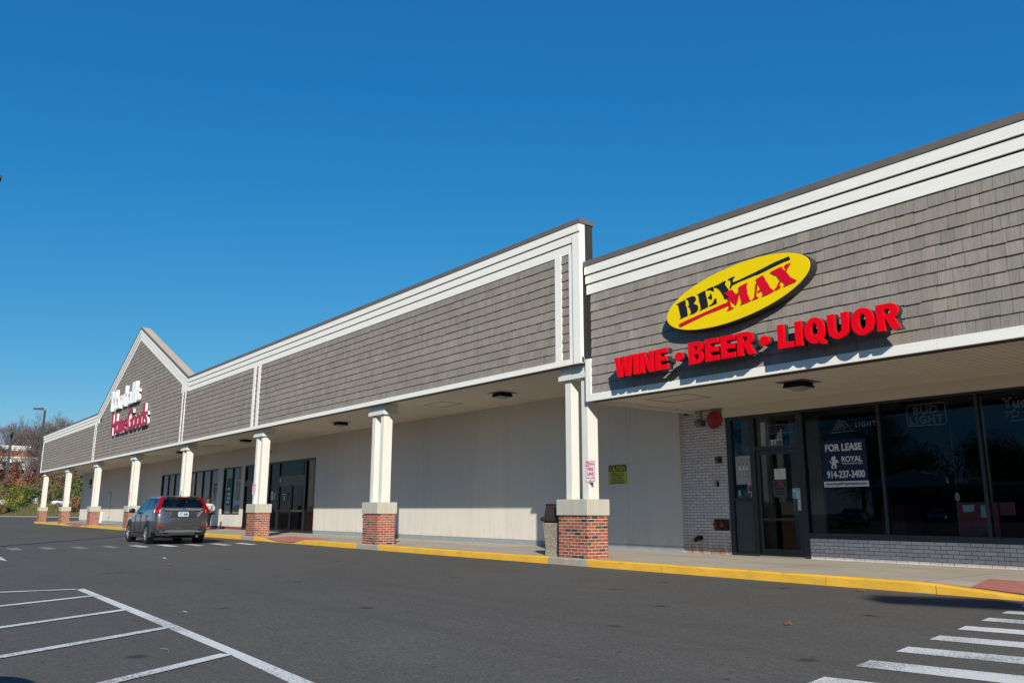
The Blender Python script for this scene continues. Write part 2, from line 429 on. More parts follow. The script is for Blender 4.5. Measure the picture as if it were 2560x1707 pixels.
# ------------------------------------------------------------------ lettering
_tc = {}
def glyphs(body, spacing=1.0, outline=False):
    k = (body, spacing, outline)
    if k in _tc: return _tc[k]
    cu = bpy.data.curves.new('lettering', 'FONT'); cu.body = body; cu.size = 1; cu.space_character = spacing; cu.resolution_u = 3
    if outline: cu.fill_mode = 'NONE'; cu.bevel_depth = .02; cu.bevel_resolution = 0
    ob = bpy.data.objects.new('lettering', cu); COL.objects.link(ob)
    bpy.context.view_layer.update()
    me = bpy.data.meshes.new_from_object(ob.evaluated_get(bpy.context.evaluated_depsgraph_get()))
    vs = [tuple(v.co) for v in me.vertices]; fs = [list(p.vertices) for p in me.polygons]
    bpy.data.objects.remove(ob); bpy.data.curves.remove(cu); bpy.data.meshes.remove(me)
    x0 = min(v[0] for v in vs); x1 = max(v[0] for v in vs); y0 = min(v[1] for v in vs); y1 = max(v[1] for v in vs)
    _tc[k] = ([((v[0]-x0)/(x1-x0), (v[1]-y0)/(y1-y0), v[2]) for v in vs], fs); return _tc[k]
def text(mb, body, o, w, h, u=(1, 0, 0), v=(0, 0, 1), bold=0.0, spacing=1.0, depth=.0015):
    """flat lettering in the box w x h whose lower left corner is o; bold thickens the strokes (metres)"""
    vs, fs = glyphs(body, spacing); u = Vector(u); v = Vector(v); n = u.cross(v)*1.0; o = Vector(o)
    sh = [(0, 0)] if not bold else [(a*bold, b*bold*.8) for a in (-1, -.33, .33, 1) for b in (-1, 0, 1)]
    for i, (a, b_) in enumerate(sh):
        b = len(mb.v)
        mb.v += [tuple(o+u*(p[0]*w+a)+v*(p[1]*h+b_)+n*(depth+.00025*i)) for p in vs]
        for f in fs: mb._f([b+q for q in f])
def tubes(mb, body, o, w, h, rad, u=(1, 0, 0), v=(0, 0, 1), spacing=1.0):
    vs, fs = glyphs(body, spacing, True); u = Vector(u); v = Vector(v); n = u.cross(v); o = Vector(o); b = len(mb.v)
    mb.v += [tuple(o+u*(p[0]*w)+v*(p[1]*h)+n*(p[2]/.02*rad)) for p in vs]
    for f in fs: mb._f([b+q for q in f])
def outline_mesh(loops, depth, bevel=0.0):
    """2d outlines with holes -> verts (u, v, t) and faces, t from 0 (front) to depth"""
    cu = bpy.data.curves.new('outline', 'CURVE'); cu.dimensions = '2D'; cu.fill_mode = 'BOTH'
    for lp in loops:
        sp_ = cu.splines.new('POLY'); sp_.points.add(len(lp)-1); sp_.use_cyclic_u = True
        for p, q in zip(sp_.points, lp): p.co = (q[0], q[1], 0, 1)
    cu.extrude = depth/2-bevel; cu.bevel_depth = bevel; cu.bevel_resolution = 1; cu.offset = -bevel
    ob = bpy.data.objects.new('outline', cu); COL.objects.link(ob); bpy.context.view_layer.update()
    me = bpy.data.meshes.new_from_object(ob.evaluated_get(bpy.context.evaluated_depsgraph_get()))
    vs = [(v.co.x, v.co.y, v.co.z) for v in me.vertices]; fs = [list(p.vertices) for p in me.polygons]
    bpy.data.objects.remove(ob); bpy.data.curves.remove(cu); bpy.data.meshes.remove(me)
    return vs, fs
def add_outline(mb, loops, x, z, yfront, depth, bevel=0.0):
    """upright outline facing -y, front face at yfront"""
    vs, fs = outline_mesh(loops, depth, bevel); b = len(mb.v)
    mb.v += [(x+u, yfront+depth/2-t, z+v) for u, v, t in vs]
    for f in fs: mb._f([b+q for q in f])
# ------------------------------------------------------------------ ground, kerb, pavement
RAMPS = [(-70.4, -66.9, -64.0, -61.9), (-31.05, -29.35, -27.65, -26.75), (-5.85, -3.9, -2.2, -.4)]
KH = .15
def drop(x):
    for a, b, c, d in RAMPS:
        if a < x < d:
            k = (x-a)/(b-a) if x < b else (d-x)/(d-c) if x > c else 1
            k = max(0, min(1, k)); return .14*k
    return 0.0
def pz(x, y): return KH - drop(x)*max(0, 1-y/1.35) + .008*max(0, y)/3.5

def build_ground():
    m = MB(); m.poly([(-400, -300, 0), (300, -300, 0), (300, 300, 0), (-400, 300, 0)])
    struct(m.build('asphalt_ground', 'asphalt'))
    xs = [-82.6]
    while xs[-1] < 16: xs.append(xs[-1] + (.22 if any(a-.5 < xs[-1] < d+.5 for a, b, c, d in RAMPS) else 1.0))
    ys = [.16, .45, .8, 1.1, 1.35, 2.2, 3.0, 4.2]
    m = MB()
    for i in range(len(xs)-1):
        for j in range(len(ys)-1):
            m.poly([(xs[i+a], ys[j+b], pz(xs[i+a], ys[j+b])) for a, b in ((0, 0), (1, 0), (1, 1), (0, 1))])
    m.poly([(-82.6, .16, 0), (-82.6, .16, KH), (-82.6, 4.2, KH), (-82.6, 4.2, 0)])
    m.poly([(-84.2, 4.2, .004), (-82.6, 4.2, .15), (-82.6, .16, .15), (-84.2, .16, .004)])
    struct(m.build('pavement', 'concrete'))
    # kerb stones: painted, plain under the columns, dropped at the ramps
    plainr = [(-71.75, -70.7), (-61.85, -61.05), (-51.75, -50.9), (-42.1, -41.2), (-32.62, -31.35), (-22.98, -21.6), (-14.02, -12.78)]
    joints = sorted([a for r in plainr for a in r] + [-82.6, -76.6, -67.0, -57, -46.5, -37.0, -29.3, -27.6, -25.2, -20.05, -17.0, -10.72, -7.35, -5.66, -3.9, -2.2, .4, 3.5, 6.5, 9.6, 12.6, 16] + [(-22.3), (-13.45), (-31.95)])
    py, pn = MB(), MB()
    for a, b in zip(joints, joints[1:]):
        mid = (a+b)/2; m = pn if any(r[0]-.01 < mid < r[1]+.01 for r in plainr) else py
        a2, b2 = a+.007, b-.007; n = max(1, int((b-a)/.25)); jog = random.uniform(-.006, .006)
        prof = lambda x: [(jog, -.02), (jog+.004, KH-drop(x)-.028), (jog+.03, KH-drop(x)), (.16, KH-drop(x)+.001), (.16, -.02)]
        prev = None
        for i in range(n+1):
            x = a2+(b2-a2)*i/n; w = .004*math.sin(x*5.3)
            ring = [(x, y+w*(k < 3), z) for k, (y, z) in enumerate(prof(x))]
            if prev:
                for k in range(4): m.poly([prev[k], ring[k], ring[k+1], prev[k+1]])
            if i in (0, n): m.poly(ring)
            prev = ring
    struct(py.build('painted_kerb', 'kerb_yellow')); struct(pn.build('kerb', 'kerb_stone'))
    # red ramp surfaces laid over the pavement
    m = MB()
    for (a, b, c, d), deep in zip(RAMPS, (1.3, 1.25, 1.3)):
        n = 26; aa, dd = (a+.6, d-.5)
        for i in range(n):
            for j in range(5):
                q = []
                for di, dj in ((0, 0), (1, 0), (1, 1), (0, 1)):
                    t = (i+di)/n; s_ = (j+dj)/5
                    x0 = aa+(dd-aa)*t; xm = (aa+dd)/2; y = .162 + (deep-.162)*s_
                    x = xm+(x0-xm)*(1+.10*s_)
                    q.append((x, y, pz(x, y)+.005))
                m.poly(q)
    struct(m.build('ramp_paving', 'ramp_red'))
    # markings
    def line(m, p, q, w, z=.004):
        p = Vector((*p, z)); q = Vector((*q, z)); d = (q-p).normalized(); n_ = Vector((-d.y, d.x, 0))*w/2
        m.poly([p+n_, q+n_, q-n_, p-n_])
    m = MB()
    m.poly([(-13.62, -9.28, .004), (-13.50, -9.40, .004), (-6.868, -9.535, .004), (-5.485, -9.60, .004), (-4.0, -9.66, .004), (-4.0, -9.53, .004), (-5.352, -9.472, .004), (-8.996, -9.362, .004)])
    for p, q in (((-13.53, -9.40), (-13.80, -11.2)), ((-12.37, -9.42), (-11.52, -10.9)), ((-10.46, -9.44), (-9.05, -11.7)), ((-8.66, -9.47), (-7.25, -11.8)), ((-6.79, -9.56), (-5.35, -11.9))):
        line(m, p, q, .125, .008)
    struct(m.build('parking_bay_marking', 'road_paint'))
    m = MB(); m.poly([(-23.9, -9.15, .004), (-21.9, -9.26, .004), (-23.3, -9.4, .004), (-24.5, -9.4, .004)]); line(m, (-24, -9.5), (-36, -10.5), .3)
    struct(m.build('stop_line_marking', 'road_paint'))
    m = MB(); d = Vector((.974, .226, 0)); n_ = Vector((-.226, .974, 0))
    for i in range(9):
        p = Vector((-4.31+.139*i, -.62-.873*i, .004)) if i else Vector((-4.31, -.62, .004))
        L = 3.4
        m.poly([p+Vector((.012, -.17, 0)), p+Vector((.012, -.17, 0))+d*L, p+d*L+n_*.29, p+Vector((-.045, .155, 0))])
    struct(m.build('crossing_marking', 'road_paint'))
    m, mf = MB(), MB()
    for i in range(11):
        y = -1.42-.86*i; x = -28.35-.01*i
        (m if i < 5 else mf).poly([(x-.85, y+.18, .004), (x-.78, y-.13, .004), (x+.86, y-.16, .004), (x+.80, y+.13, .004)])
    struct(m.build('crossing_marking', 'road_paint')); struct(mf.build('crossing_marking', 'road_paint_faded'))
build_ground()

# ------------------------------------------------------------------ pieces the buildings share
def shingles(m, zones, y, h, wr, tone, rnd):
    """zones: list of (zlo, zhi, f(z)->(x0, x1)) ; one tilted slab per shingle, tones differ"""
    for zlo, zhi, lim in zones:
        k = 0; z = zlo
        while z < zhi-.02:
            zt = min(z+h, zhi); x0, x1 = lim((z+zt)/2)
            x = x0-rnd.random()*.1; band = rnd.uniform(.96, 1.04)
            while x < x1:
                w = rnd.uniform(*wr); a, b = max(x, x0), min(x+w, x1)
                if b-a > .02:
                    t = band*rnd.gauss(1, .045); hu = rnd.gauss(0, .007)
                    m.col = (tone[0]*t+hu, tone[1]*t+hu*.6, tone[2]*t)
                    jz = z + (rnd.uniform(-.004, .004) if rnd.random() < .965 else rnd.uniform(-.016, .010)); th = rnd.uniform(.025, .033); cu = rnd.uniform(-.003, .003)
                    g = .0025
                    top = min(zt+.012, zhi)
                    m.hexa([(a+g, y-th+cu, jz), (b-g, y-th-cu, jz), (b-g, y+.003, jz), (a+g, y+.003, jz),
                            (a+g, y-.006, top), (b-g, y-.006, top), (b-g, y+.003, top), (a+g, y+.003, top)])
                x += w
            z += h; k += 1
    m.col = None

def brick_face(m, o, u, n, L, z0, rows, tones, rnd, bw=.203, bh=.0677, j=.0125, out=.003, ph=0, cap=None):
    """courses of bricks on an upright face: o corner, u along, n outward"""
    o = Vector(o); u = Vector(u); n = Vector(n); Z = Vector((0, 0, 1))
    for r in range(rows):
        x = -bw/2 if (r+ph) % 2 else 0.0
        za = z0+r*bh+j/2; zb = z0+(r+1)*bh-j/2
        if cap and za > cap: break
        if cap: zb = min(zb, cap)
        while x < L-.005:
            a = max(x+j/2 if x > 0 else 0, 0); b = min(x+bw-j/2, L) if x+bw < L-.004 else L
            if b-a > .02:
                m.col = tones(rnd)
                p = [o+u*a+Z*za, o+u*b+Z*za, o+u*b+Z*zb, o+u*a+Z*zb]
                q = [v+n*out for v in p]
                m.poly(q)
                for i in range(4): k = (i+1) % 4; m.poly([p[i], p[k], q[k], q[i]])
            x += bw
    m.col = None
def red_tone(r):
    t = r.random()
    if t < .10: k = r.uniform(.7, 1.3); return (.052*k, .046*k, .042*k)
    if t < .20: k = r.uniform(.9, 1.1); return (.22*k, .085*k, .055*k)
    k = r.uniform(.72, 1.2); return (.30*k, .074*k*r.uniform(.9, 1.2), .044*k)
def white_tone(r):
    k = r.uniform(.88, 1.06); return (.62*k, .575*k, .565*k)

def column(parent, cx, seed):
    rn = random.Random(seed)
    c = bpy.data.objects.new('column', None); COL.objects.link(c); c.parent = parent
    ox, oy, oz = ORG[root_of(parent)]; c.location = (cx-ox, 0-oy, KH-oz)
    def B(m, nm, mat, **k): return m.build(nm, mat, c, **k)
    hw, ya, yb = .46, .035, .615; H = 13*.0677
    m = MB(); m.box(-hw, hw, ya, yb, -.03, H); core = B(m, 'mortar_core', 'mortar_light')
    m = MB()
    brick_face(m, (-hw-.003, ya, 0), (1, 0, 0), (0, -1, 0), 2*hw+.006, .0, 13, red_tone, rn)
    brick_face(m, (hw, ya, 0), (0, 1, 0), (1, 0, 0), yb-ya, .0, 13, red_tone, rn, ph=1)
    brick_face(m, (hw+.003, yb, 0), (-1, 0, 0), (0, 1, 0), 2*hw+.006, .0, 13, red_tone, rn)
    brick_face(m, (-hw, yb, 0), (0, -1, 0), (-1, 0, 0), yb-ya, .0, 13, red_tone, rn, ph=1)
    B(m, 'brick_base', 'red_brick')
    m = MB(); m.bbox(-hw-.035, hw+.035, ya-.04, yb+.04, H+.006, H+.345, .012); B(m, 'cap_stone', 'cast_stone')
    for a in (-.375, .15):
        m = MB(); m.bbox(a, a+.195, .19, .49, H+.345, 3.85, .006); B(m, 'post', 'cream_post')
    m = MB(); m.bbox(-.50, .40, .16, .62, 3.87, 4.18, .006); m.bbox(-.53, .43, .12, .645, 3.85, 3.96, .006); B(m, 'capital', 'cream_post')
    return c

def part(m, nm, mat, parent, **k): return m.build(nm, mat, parent, world=True, **k)

def pane_frame(mf, x0, x1, z0, z1, y, t=.05, d=.10):
    mf.box(x0, x0+t, y-d/2, y+d/2, z0, z1); mf.box(x1-t, x1, y-d/2, y+d/2, z0, z1)
    mf.box(x0+t, x1-t, y-d/2+.002, y+d/2-.002, z0, z0+t); mf.box(x0+t, x1-t, y-d/2+.002, y+d/2-.002, z1-t, z1)

# ------------------------------------------------------------------ the long store with the gable
W1 = 3.45; W1B = 3.68      # the wall steps back behind the double column
def build_store():
    b = thing('store_building', 'long store with grey shingled canopy, tall pointed gable and brick footed columns', 'building', (-47.5, 0, 0))
    X0, X1 = -82.35, -12.77; GL, GA, GR = -61.0, -51.4, -41.13
    rn = random.Random(11)
    # walls with openings
    m = MB(); z0, z1 = .30, 4.34; ops = [(-57.31, -46.24, .90, 3.41), (-45.38, -42.62, .91, 3.41), (-42.15, -33.60, .0, 3.42)]
    y0, y1 = W1, W1+.2; x = X0
    for a, c, lo, hi in ops:
        m.box(x, a, y0, y1, z0 if x == X0 or True else z0, z1); m.box(a, c, y0, y1, hi, z1)
        if lo > .3: m.box(a, c, y0, y1, z0, lo)
        x = c
    m.box(x, -17.0, y0, y1, z0, z1); m.box(-17.0, -13.285, W1B, W1B+.2, z0, z1)
    m.box(X0, X0+.2, y1, 30, 0, 6.0); m.box(X0+.2, X1, 29.8, 30, 0, 6.0)
    part(m, 'wall', 'stucco', b)
    m = MB(); m.box(X0+.2, X1, .34, 30, 5.9, 6.0); m.box(X0+.2, X1, W1+.21, 30, 4.36, 4.4); part(m, 'roof_deck', 'membrane', b)
    for a, c, w in ((X0-.005, -59.0, W1), (-33.60, -17.0, W1), (-17.0, -13.30, W1B)): m = MB(); m.box(a, c, w+.012, w+.19, .10, .32); part(m, 'base_flashing', 'galvanised', b)
    m = MB(); m.box(-59.0, -42.15, W1+.006, W1+.19, .10, .36); part(m, 'base_flashing', 'red_base', b)
    # soffit
    m = MB(); m.box(X0+.06, -12.95, .03, W1B+.1, 4.335, 4.36); part(m, 'soffit', 'soffit', b)
    for hx in (-21.45, -42.5, -53.5):
        m = MB()
        for e in ((hx, hx+1.1, 1.30, 1.325), (hx, hx+1.1, 2.05, 2.075), (hx, hx+.025, 1.325, 2.05), (hx+1.075, hx+1.1, 1.325, 2.05)):
            m.box(e[0], e[1], e[2], e[3], 4.329, 4.336)
        part(m, 'access_hatch', 'ink_grey', b)
    # fascia backing and gable
    slope = (11.80-7.49)/(GA-GR) * -1
    top = lambda x: 7.49 if x <= GL or x >= GR else 11.80-abs(x-GA)*((11.80-7.49)/((GR-GA) if x > GA else (GA-GL)))
    def profile(dz, xa=X0, xb=X1): return [(xa, 7.49+dz), (GL, 7.49+dz), (GA, 11.80+dz*1.08), (GR, 7.49+dz), (xb, 7.49+dz)]
    def ribbon(m, dz0, dz1, ya, yb, xa=X0, xb=X1):
        A, Bq = profile(dz0, xa, xb), profile(dz1, xa, xb)
        for i in range(4):
            p = [(A[i][0], ya, A[i][1]), (A[i+1][0], ya, A[i+1][1]), (Bq[i+1][0], ya, Bq[i+1][1]), (Bq[i][0], ya, Bq[i][1])]
            m.prism(p, (0, yb-ya, 0))
    m = MB()
    m.box(X0+.02, X1-.03, .012, .25, 4.31, 6.9)
    P = profile(-.02)
    m.prism([(X0+.02, .012, 6.9), (X1-.03, .012, 6.9)] + [(min(max(x, X0+.02), X1-.03), .012, z) for x, z in P[::-1]], (0, .25, 0))
    part(m, 'canopy_core', 'membrane', b)
    m = MB()
    zn = []
    rows = 12; h = (6.885-4.42)/rows
    edges = [(X0+.14, -61.78), (-61.22, -42.05), (-41.50, -32.42), (-31.68, -13.66), (-13.44, -13.18)]
    mids = [(-61.66, -61.34), (-41.93, -41.62), (-32.18, -31.92)]
    for a, c in edges + mids: zn.append((4.42, 6.90, (lambda a, c: lambda z: (a, c))(a, c)))
    gz = lambda z: (GA-(11.35-z)/((11.80-7.49)/(GA-GL)), GA+(11.35-z)/((11.80-7.49)/(GR-GA)))
    zn.append((4.42+12*h, 11.3, lambda z: tuple(max(-60.0, q) if i == 0 else min(-42.2, q) for i, q in enumerate(gz(z)))))
    shingles(m, zn, .010, h, (.09, .24), (.245, .218, .190), rn)
    part(m, 'shingle_siding', 'shingle', b)
    # boards: three stepped bands, a bottom board, uprights
    for nm, dz0, dz1, y in (('band_board', -.412, -.62, -.020), ('band_board', -.206, -.385, -.050), ('band_board', -.004, -.178, -.080)):
        m = MB(); ribbon(m, dz1, dz0, y, .010); part(m, nm, 'white_trim', b)
    m = MB(); ribbon(m, -.37, -.19, -.012, .011); ribbon(m, -.40, -.37, -.012, .0115); part(m, 'painted_band_shadow', 'black', b)  # black strips paint in the drop shadow under the overlapping boards
    m = MB(); m.box(X0, X1, -.035, .03, 4.30, 4.425); part(m, 'bottom_board', 'white_trim', b)
    for a, c in ((X0, X0+.10), (X0+.16, X0+.26), (-61.78, -61.66), (-61.34, -61.22), (-42.05, -41.93), (-41.62, -41.50), (-32.42, -32.18), (-31.92, -31.68), (-13.655, -13.445), (-13.175, -13.00)):
        m = MB(); m.box(a, c, -.030, .02, 4.426, 6.90); part(m, 'upright_board', 'white_trim', b)
    m = MB(); m.box(-13.0, X1, -.076, .02, 4.29, 7.26); part(m, 'upright_board', 'white_trim', b)
    for s, a, c in ((1, -42.26, -41.02), (-1, -61.86, -60.55)):
        if s > 0: pts = [(a, 6.90), (c-.02, 6.90), (c, 7.10), (c-.6, 7.36), (a, 7.60)]
        else: pts = [(a, 7.08), (a+.1, 6.90), (c, 6.90), (c, 7.56), (c-.4, 7.44)]
        m = MB(); m.prism([(x, -.027, z) for x, z in pts], (0, .04, 0)); part(m, 'gusset_board', 'white_trim', b)
    # end of the parapet: white corner, dark return, metal cap
    m = MB(); m.box(X1-.02, X1+.004, -.05, .10, 6.5, 7.49); part(m, 'corner_board', 'white_trim', b)
    m = MB(); m.box(X1-.30, X1, .10, .34, 4.40, 7.49); m.box(X0, X1-.31, .28, .34, 5.9, 7.49); part(m, 'parapet_return', 'membrane', b)
    def capribbon(m, ya, yb, i0, i1):
        A, Bq = profile(.002, X0-.02, X1+.03), profile(.110, X0-.02, X1+.03)
        for i in range(i0, i1): m.prism([(A[i][0], ya, A[i][1]), (A[i+1][0], ya, A[i+1][1]), (Bq[i+1][0], ya, Bq[i+1][1]), (Bq[i][0], ya, Bq[i][1])], (0, yb-ya, 0))
    for i in range(4): m = MB(); capribbon(m, -.095, .37 if i in (0, 3) else -.035, i, i+1); part(m, 'cap_flashing', 'cap_metal', b)
    for i in (1, 2): m = MB(); capribbon(m, -.035, .42, i, i+1); part(m, 'gable_roof', 'tan_membrane', b)
    # windows
    def window(x0, x1, z0, z1, mull, nm='window'):
        f = MB(); pane_frame(f, x0, x1, z0, z1, W1+.09, .07, .12)
        for q in mull: f.box(q-.035, q+.035, W1+.035, W1+.145, z0+.07, z1-.07)
        fo = part(f, nm, 'black_frame', b)
        g = MB(); g.sheet(x0+.06, x1-.06, W1+.085, z0+.06, z1-.06); part(g, 'pane', 'store_glass', fo)
        k = MB(); k.box(x0+.07, x1-.07, W1+.17, W1+.19, z0+.07, z1-.07); part(k, 'blind', 'blind_grey', fo)
    window(-57.31, -46.24, .90, 3.41, [-57.31+1.384*i for i in range(1, 8)])
    window(-45.38, -42.62, .91, 3.41, [-44.05])
    # entrance: vestibule with doors
    f = MB(); a, c = -42.15, -33.60; y = W1+.09
    pane_frame(f, a, c, .165, 3.42, y, .09, .14)
    for q in (-40.9, -38.9, -37.75, -34.72): f.box(q-.07, q+.07, y-.06, y+.06, .26, 3.33)
    f.box(-37.68, -34.79, y-.055, y+.055, 2.33, 2.72); f.box(-42.06, -40.97, y-.055, y+.055, 2.33, 2.62)
    fo = part(f, 'entrance', 'black_frame', b)
    g = MB(); g.sheet(a+.06, c-.06, y-.004, .2, 3.36); part(g, 'pane', 'store_glass', fo)
    d = MB()
    for x0, x1 in ((-37.68, -36.27), (-36.23, -34.79)):
        pane_frame(d, x0, x1, .18, 2.33, y-.02, .09, .05); d.box(x0+.09, x1-.09, y-.043, y+.003, 1.08, 1.15)
    part(d, 'door', 'black_frame', fo)
    d = MB(); d.tube([(-36.17, y-.11, 1.12), (-34.95, y-.11, 1.12)], .016, 6); d.tube([(-36.15, y-.11, 1.12), (-36.15, y-.04, 1.12)], .014, 6); d.tube([(-34.97, y-.11, 1.12), (-34.97, y-.04, 1.12)], .014, 6); part(d, 'push_bar', 'dull_steel', fo)
    d = MB(); d.tube([(-38.35, y-.9, .16), (-38.35, y-.9, 1.02)], .04, 10); d.lathe([(.03, 1.02), (.06, 1.03), (.06, 1.08), (.02, 1.11)], 12, (-38.35, y-.9, 0)); part(d, 'door_guard', 'dull_steel', b)
    # room behind the glass
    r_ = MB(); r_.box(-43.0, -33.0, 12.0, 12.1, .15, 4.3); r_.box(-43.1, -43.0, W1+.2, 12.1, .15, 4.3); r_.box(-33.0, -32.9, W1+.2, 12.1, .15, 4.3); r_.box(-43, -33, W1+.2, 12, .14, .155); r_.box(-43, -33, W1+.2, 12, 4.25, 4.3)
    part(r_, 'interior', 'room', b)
    for yy in (5.5, 7.5, 9.5):
        for xx in (-41.5, -38.6, -35.7): r_ = MB(); r_.box(xx, xx+2.2, yy, yy+.12, 4.17, 4.22); part(r_, 'interior_light', 'strip_light', b)
    for xx, zz in ((-40.5, 1.5), (-38.7, 1.3), (-36.0, 1.6)): r_ = MB(); r_.box(xx, xx+1.2, 7.5, 9.5, .16, zz); part(r_, 'interior_shelf', 'room_pale', b)
    # side service door, flush with the wall
    d = MB(); d.box(-72.15, -71.0, W1-.012, W1, .33, 2.49); part(d, 'service_door', 'stucco', b)
    d = MB(); d.box(-72.17, -71.0, W1-.02, W1, 2.49, 2.52); d.box(-71.0, -70.975, W1-.02, W1, .33, 2.52); d.box(-71.12, -71.05, W1-.05, W1-.012, 1.20, 1.34); d.box(-71.12, -71.05, W1-.04, W1-.012, 2.2, 2.32); d.box(-71.12, -71.05, W1-.04, W1-.012, .5, .62); part(d, 'door_hinge', 'ink_grey', b)
    d = MB(); d.tube([(-73.4, W1-.06, .16), (-73.4, W1-.06, 1.0)], .06, 8); d.tube([(-73.4, W1-.06, .36), (-73.4, W1-.2, .16)], .07, 8); part(d, 'downspout', 'white_trim', b)
    for i, cx in enumerate((-81.2, -71.2, -61.18, -51.3, -41.55, -31.84, -22.19, -13.21)): column(b, cx, 40+i)
    return b
STORE = build_store()

# ------------------------------------------------------------------ the liquor store
W2 = 3.75; FY = .12
def build_liquor():
    b = thing('corner_store', 'lower empty shop with white brick front, dark storefront glass and yellow oval sign', 'building', (-6, 0, 0))
    X0, X1 = -12.80, 14.0; rn = random.Random(23)
    m = MB()
    m.box(-13.30, -11.93, W2+.006, W2+.2, .10, 3.50)             # brick pier core
    m.box(-9.93, 14, W2+.006, W2+.2, .10, .575)
    part(m, 'mortar_core', 'mortar_dark', b)
    m = MB()
    brick_face(m, (-13.30, W2+.006, 0), (1, 0, 0), (0, -1, 0), 1.37, .155, 50, white_tone, rn, bw=.205, bh=.0675, j=.009, out=.005, cap=3.5)
    brick_face(m, (-9.93, W2+.006, 0), (1, 0, 0), (0, -1, 0), 16, .15, 7, white_tone, rn, bw=.2135, bh=.072, j=.009, out=.005, cap=.575, ph=1)
    part(m, 'brick_wall', 'white_brick', b)
    m = MB(); m.box(-11.93, 14, W2-.10, W2+.25, 3.285, 3.56); part(m, 'header_board', 'soffit_plain', b)
    m = MB(); m.box(X0-.02, 14, FY+.03, W2+.2, 3.52, 3.545); part(m, 'soffit', 'soffit', b)
    m = MB(); m.box(X0-.03, X0, FY, W2+.1, 3.44, 5.9); part(m, 'end_board', 'white_trim', b)
    m = MB()
    for e in ((-12.1, -10.95, 1.2, 1.222), (-12.1, -10.95, 2.0, 2.022), (-12.1, -12.078, 1.222, 2.0), (-10.972, -10.95, 1.222, 2.0)): m.box(*e, 3.514, 3.521)
    part(m, 'access_hatch', 'ink_grey', b)
    m = MB(); m.box(X0, 14, FY+.015, FY+.3, 3.46, 6.44); m.box(X0+.2, 14, .42, 30, 5.9, 6.0); m.box(13.8, 14, .5, 30, 0, 5.9); m.box(X0+.1, 13.8, 29.8, 30, 0, 5.9); part(m, 'canopy_core', 'membrane', b)
    m = MB(); h = (5.83-3.60)/11
    shingles(m, [(3.60, 5.845, lambda z: (X0+.17, 14))], FY+.013, h, (.10, .27), (.258, .230, .200), rn)
    part(m, 'shingle_siding', 'shingle', b)
    for z0, z1, y in ((5.83, 6.040, -.022), (6.072, 6.245, -.052), (6.277, 6.465, -.082)):
        x = X0+.06
        for L in (5.31+random.uniform(-.6, .3), 4.9+random.uniform(-.6, .6), 4.6, 4.9, 5.2, 5, 5):
            xe = min(x+L, 14); m = MB(); m.box(x+.0015, xe-.0015, FY+y, FY+.014, z0, z1); part(m, 'band_board', 'white_trim', b); x = xe
            if x >= 14: break
    m = MB(); m.box(X0+.062, 14, FY-.012, FY+.0135, 6.04, 6.075); m.box(X0+.062, 14, FY-.034, FY+.0138, 6.25, 6.28); part(m, 'painted_band_shadow', 'black', b)  # same dark shadow lines between the bands, put in as black strips
    x = X0
    for xe in (-10.2, -5.33, -1, 4, 9, 14): m = MB(); m.box(x, xe-.003, FY-.035, FY+.03, 3.45, 3.605); part(m, 'bottom_board', 'white_trim', b); x = xe
    m = MB(); m.box(X0, X0+.155, FY-.033, FY+.02, 3.606, 4.38); part(m, 'upright_board', 'white_trim', b)
    m = MB(); m.box(X0-.12, 14, FY-.10, FY+.32, 6.468, 6.585); part(m, 'cap_flashing', 'cap_metal', b)
    # storefront
    y = W2+.06
    f = MB()
    f.box(-11.93, -11.80, y-.07, y+.07, .15, 3.285)
    f.box(-11.80, -9.93, y-.06, y+.06, 3.20, 3.286)
    f.box(-11.30, -11.17, y-.065, y+.065, .15, 3.20)
    f.box(-10.07, -9.93, y-.068, y+.068, .15, 3.285)
    f.box(-9.93, 14, y-.075, y+.07, .575, .69); f.box(-9.93, 14, y-.06, y+.06, 3.235, 3.286)
    for q in (-8.235, -6.375, -4.5, -2.6, -.7, 1.2, 3.1): f.box(q-.032, q+.032, y-.055, y+.055, .69, 3.235)
    f.box(-11.80, -11.30, y-.055, y+.055, 1.36, 1.43); f.box(-11.80, -11.30, y-.05, y+.05, .15, .23)
    f.box(-11.17, -10.07, y-.06, y+.06, 2.47, 2.56)
    fo = part(f, 'storefront', 'dark_frame', b)
    p = MB(); p.box(-11.79, -11.31, y-.03, y+.03, .23, 1.36); part(p, 'kick_panel', 'panel_grey', fo)
    g = MB(); g.sheet(-11.81, -11.29, y-.004, 1.42, 3.21); g.sheet(-11.18, -10.06, y-.0045, 2.55, 3.21); g.sheet(-9.94, 14, y-.0042, .68, 3.24); part(g, 'pane', 'shop_glass', fo)
    d = MB(); pane_frame(d, -11.165, -10.075, .185, 2.465, y-.01, .095, .05); d.box(-11.07, -10.17, y-.034, y+.014, .185, .33); d.box(-11.07, -10.17, y-.033, y+.013, .93, .985)
    do = part(d, 'door', 'dark_frame', b)
    g = MB(); g.sheet(-11.08, -10.16, y-.014, .3, 2.38); part(g, 'pane', 'shop_glass', do)
    d = MB(); d.box(-10.165, -10.09, y-.05, y-.035, 1.15, 1.62); d.tube([(-10.13, y-.05, 1.58), (-10.13, y-.13, 1.57), (-10.13, y-.13, 1.40), (-10.13, y-.05, 1.39)], .012, 6); part(d, 'handle', 'silver', do)
    d = MB(); d.box(-11.17, -10.07, y-.09, y+.03, .155, .183); part(d, 'threshold', 'silver', b)
    # dim room behind
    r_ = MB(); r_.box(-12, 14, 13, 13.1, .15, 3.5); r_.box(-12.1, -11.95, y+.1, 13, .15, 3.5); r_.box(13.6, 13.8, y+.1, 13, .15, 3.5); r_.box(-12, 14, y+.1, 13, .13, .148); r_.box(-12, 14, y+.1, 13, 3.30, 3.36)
    part(r_, 'interior', 'room_dark', b)
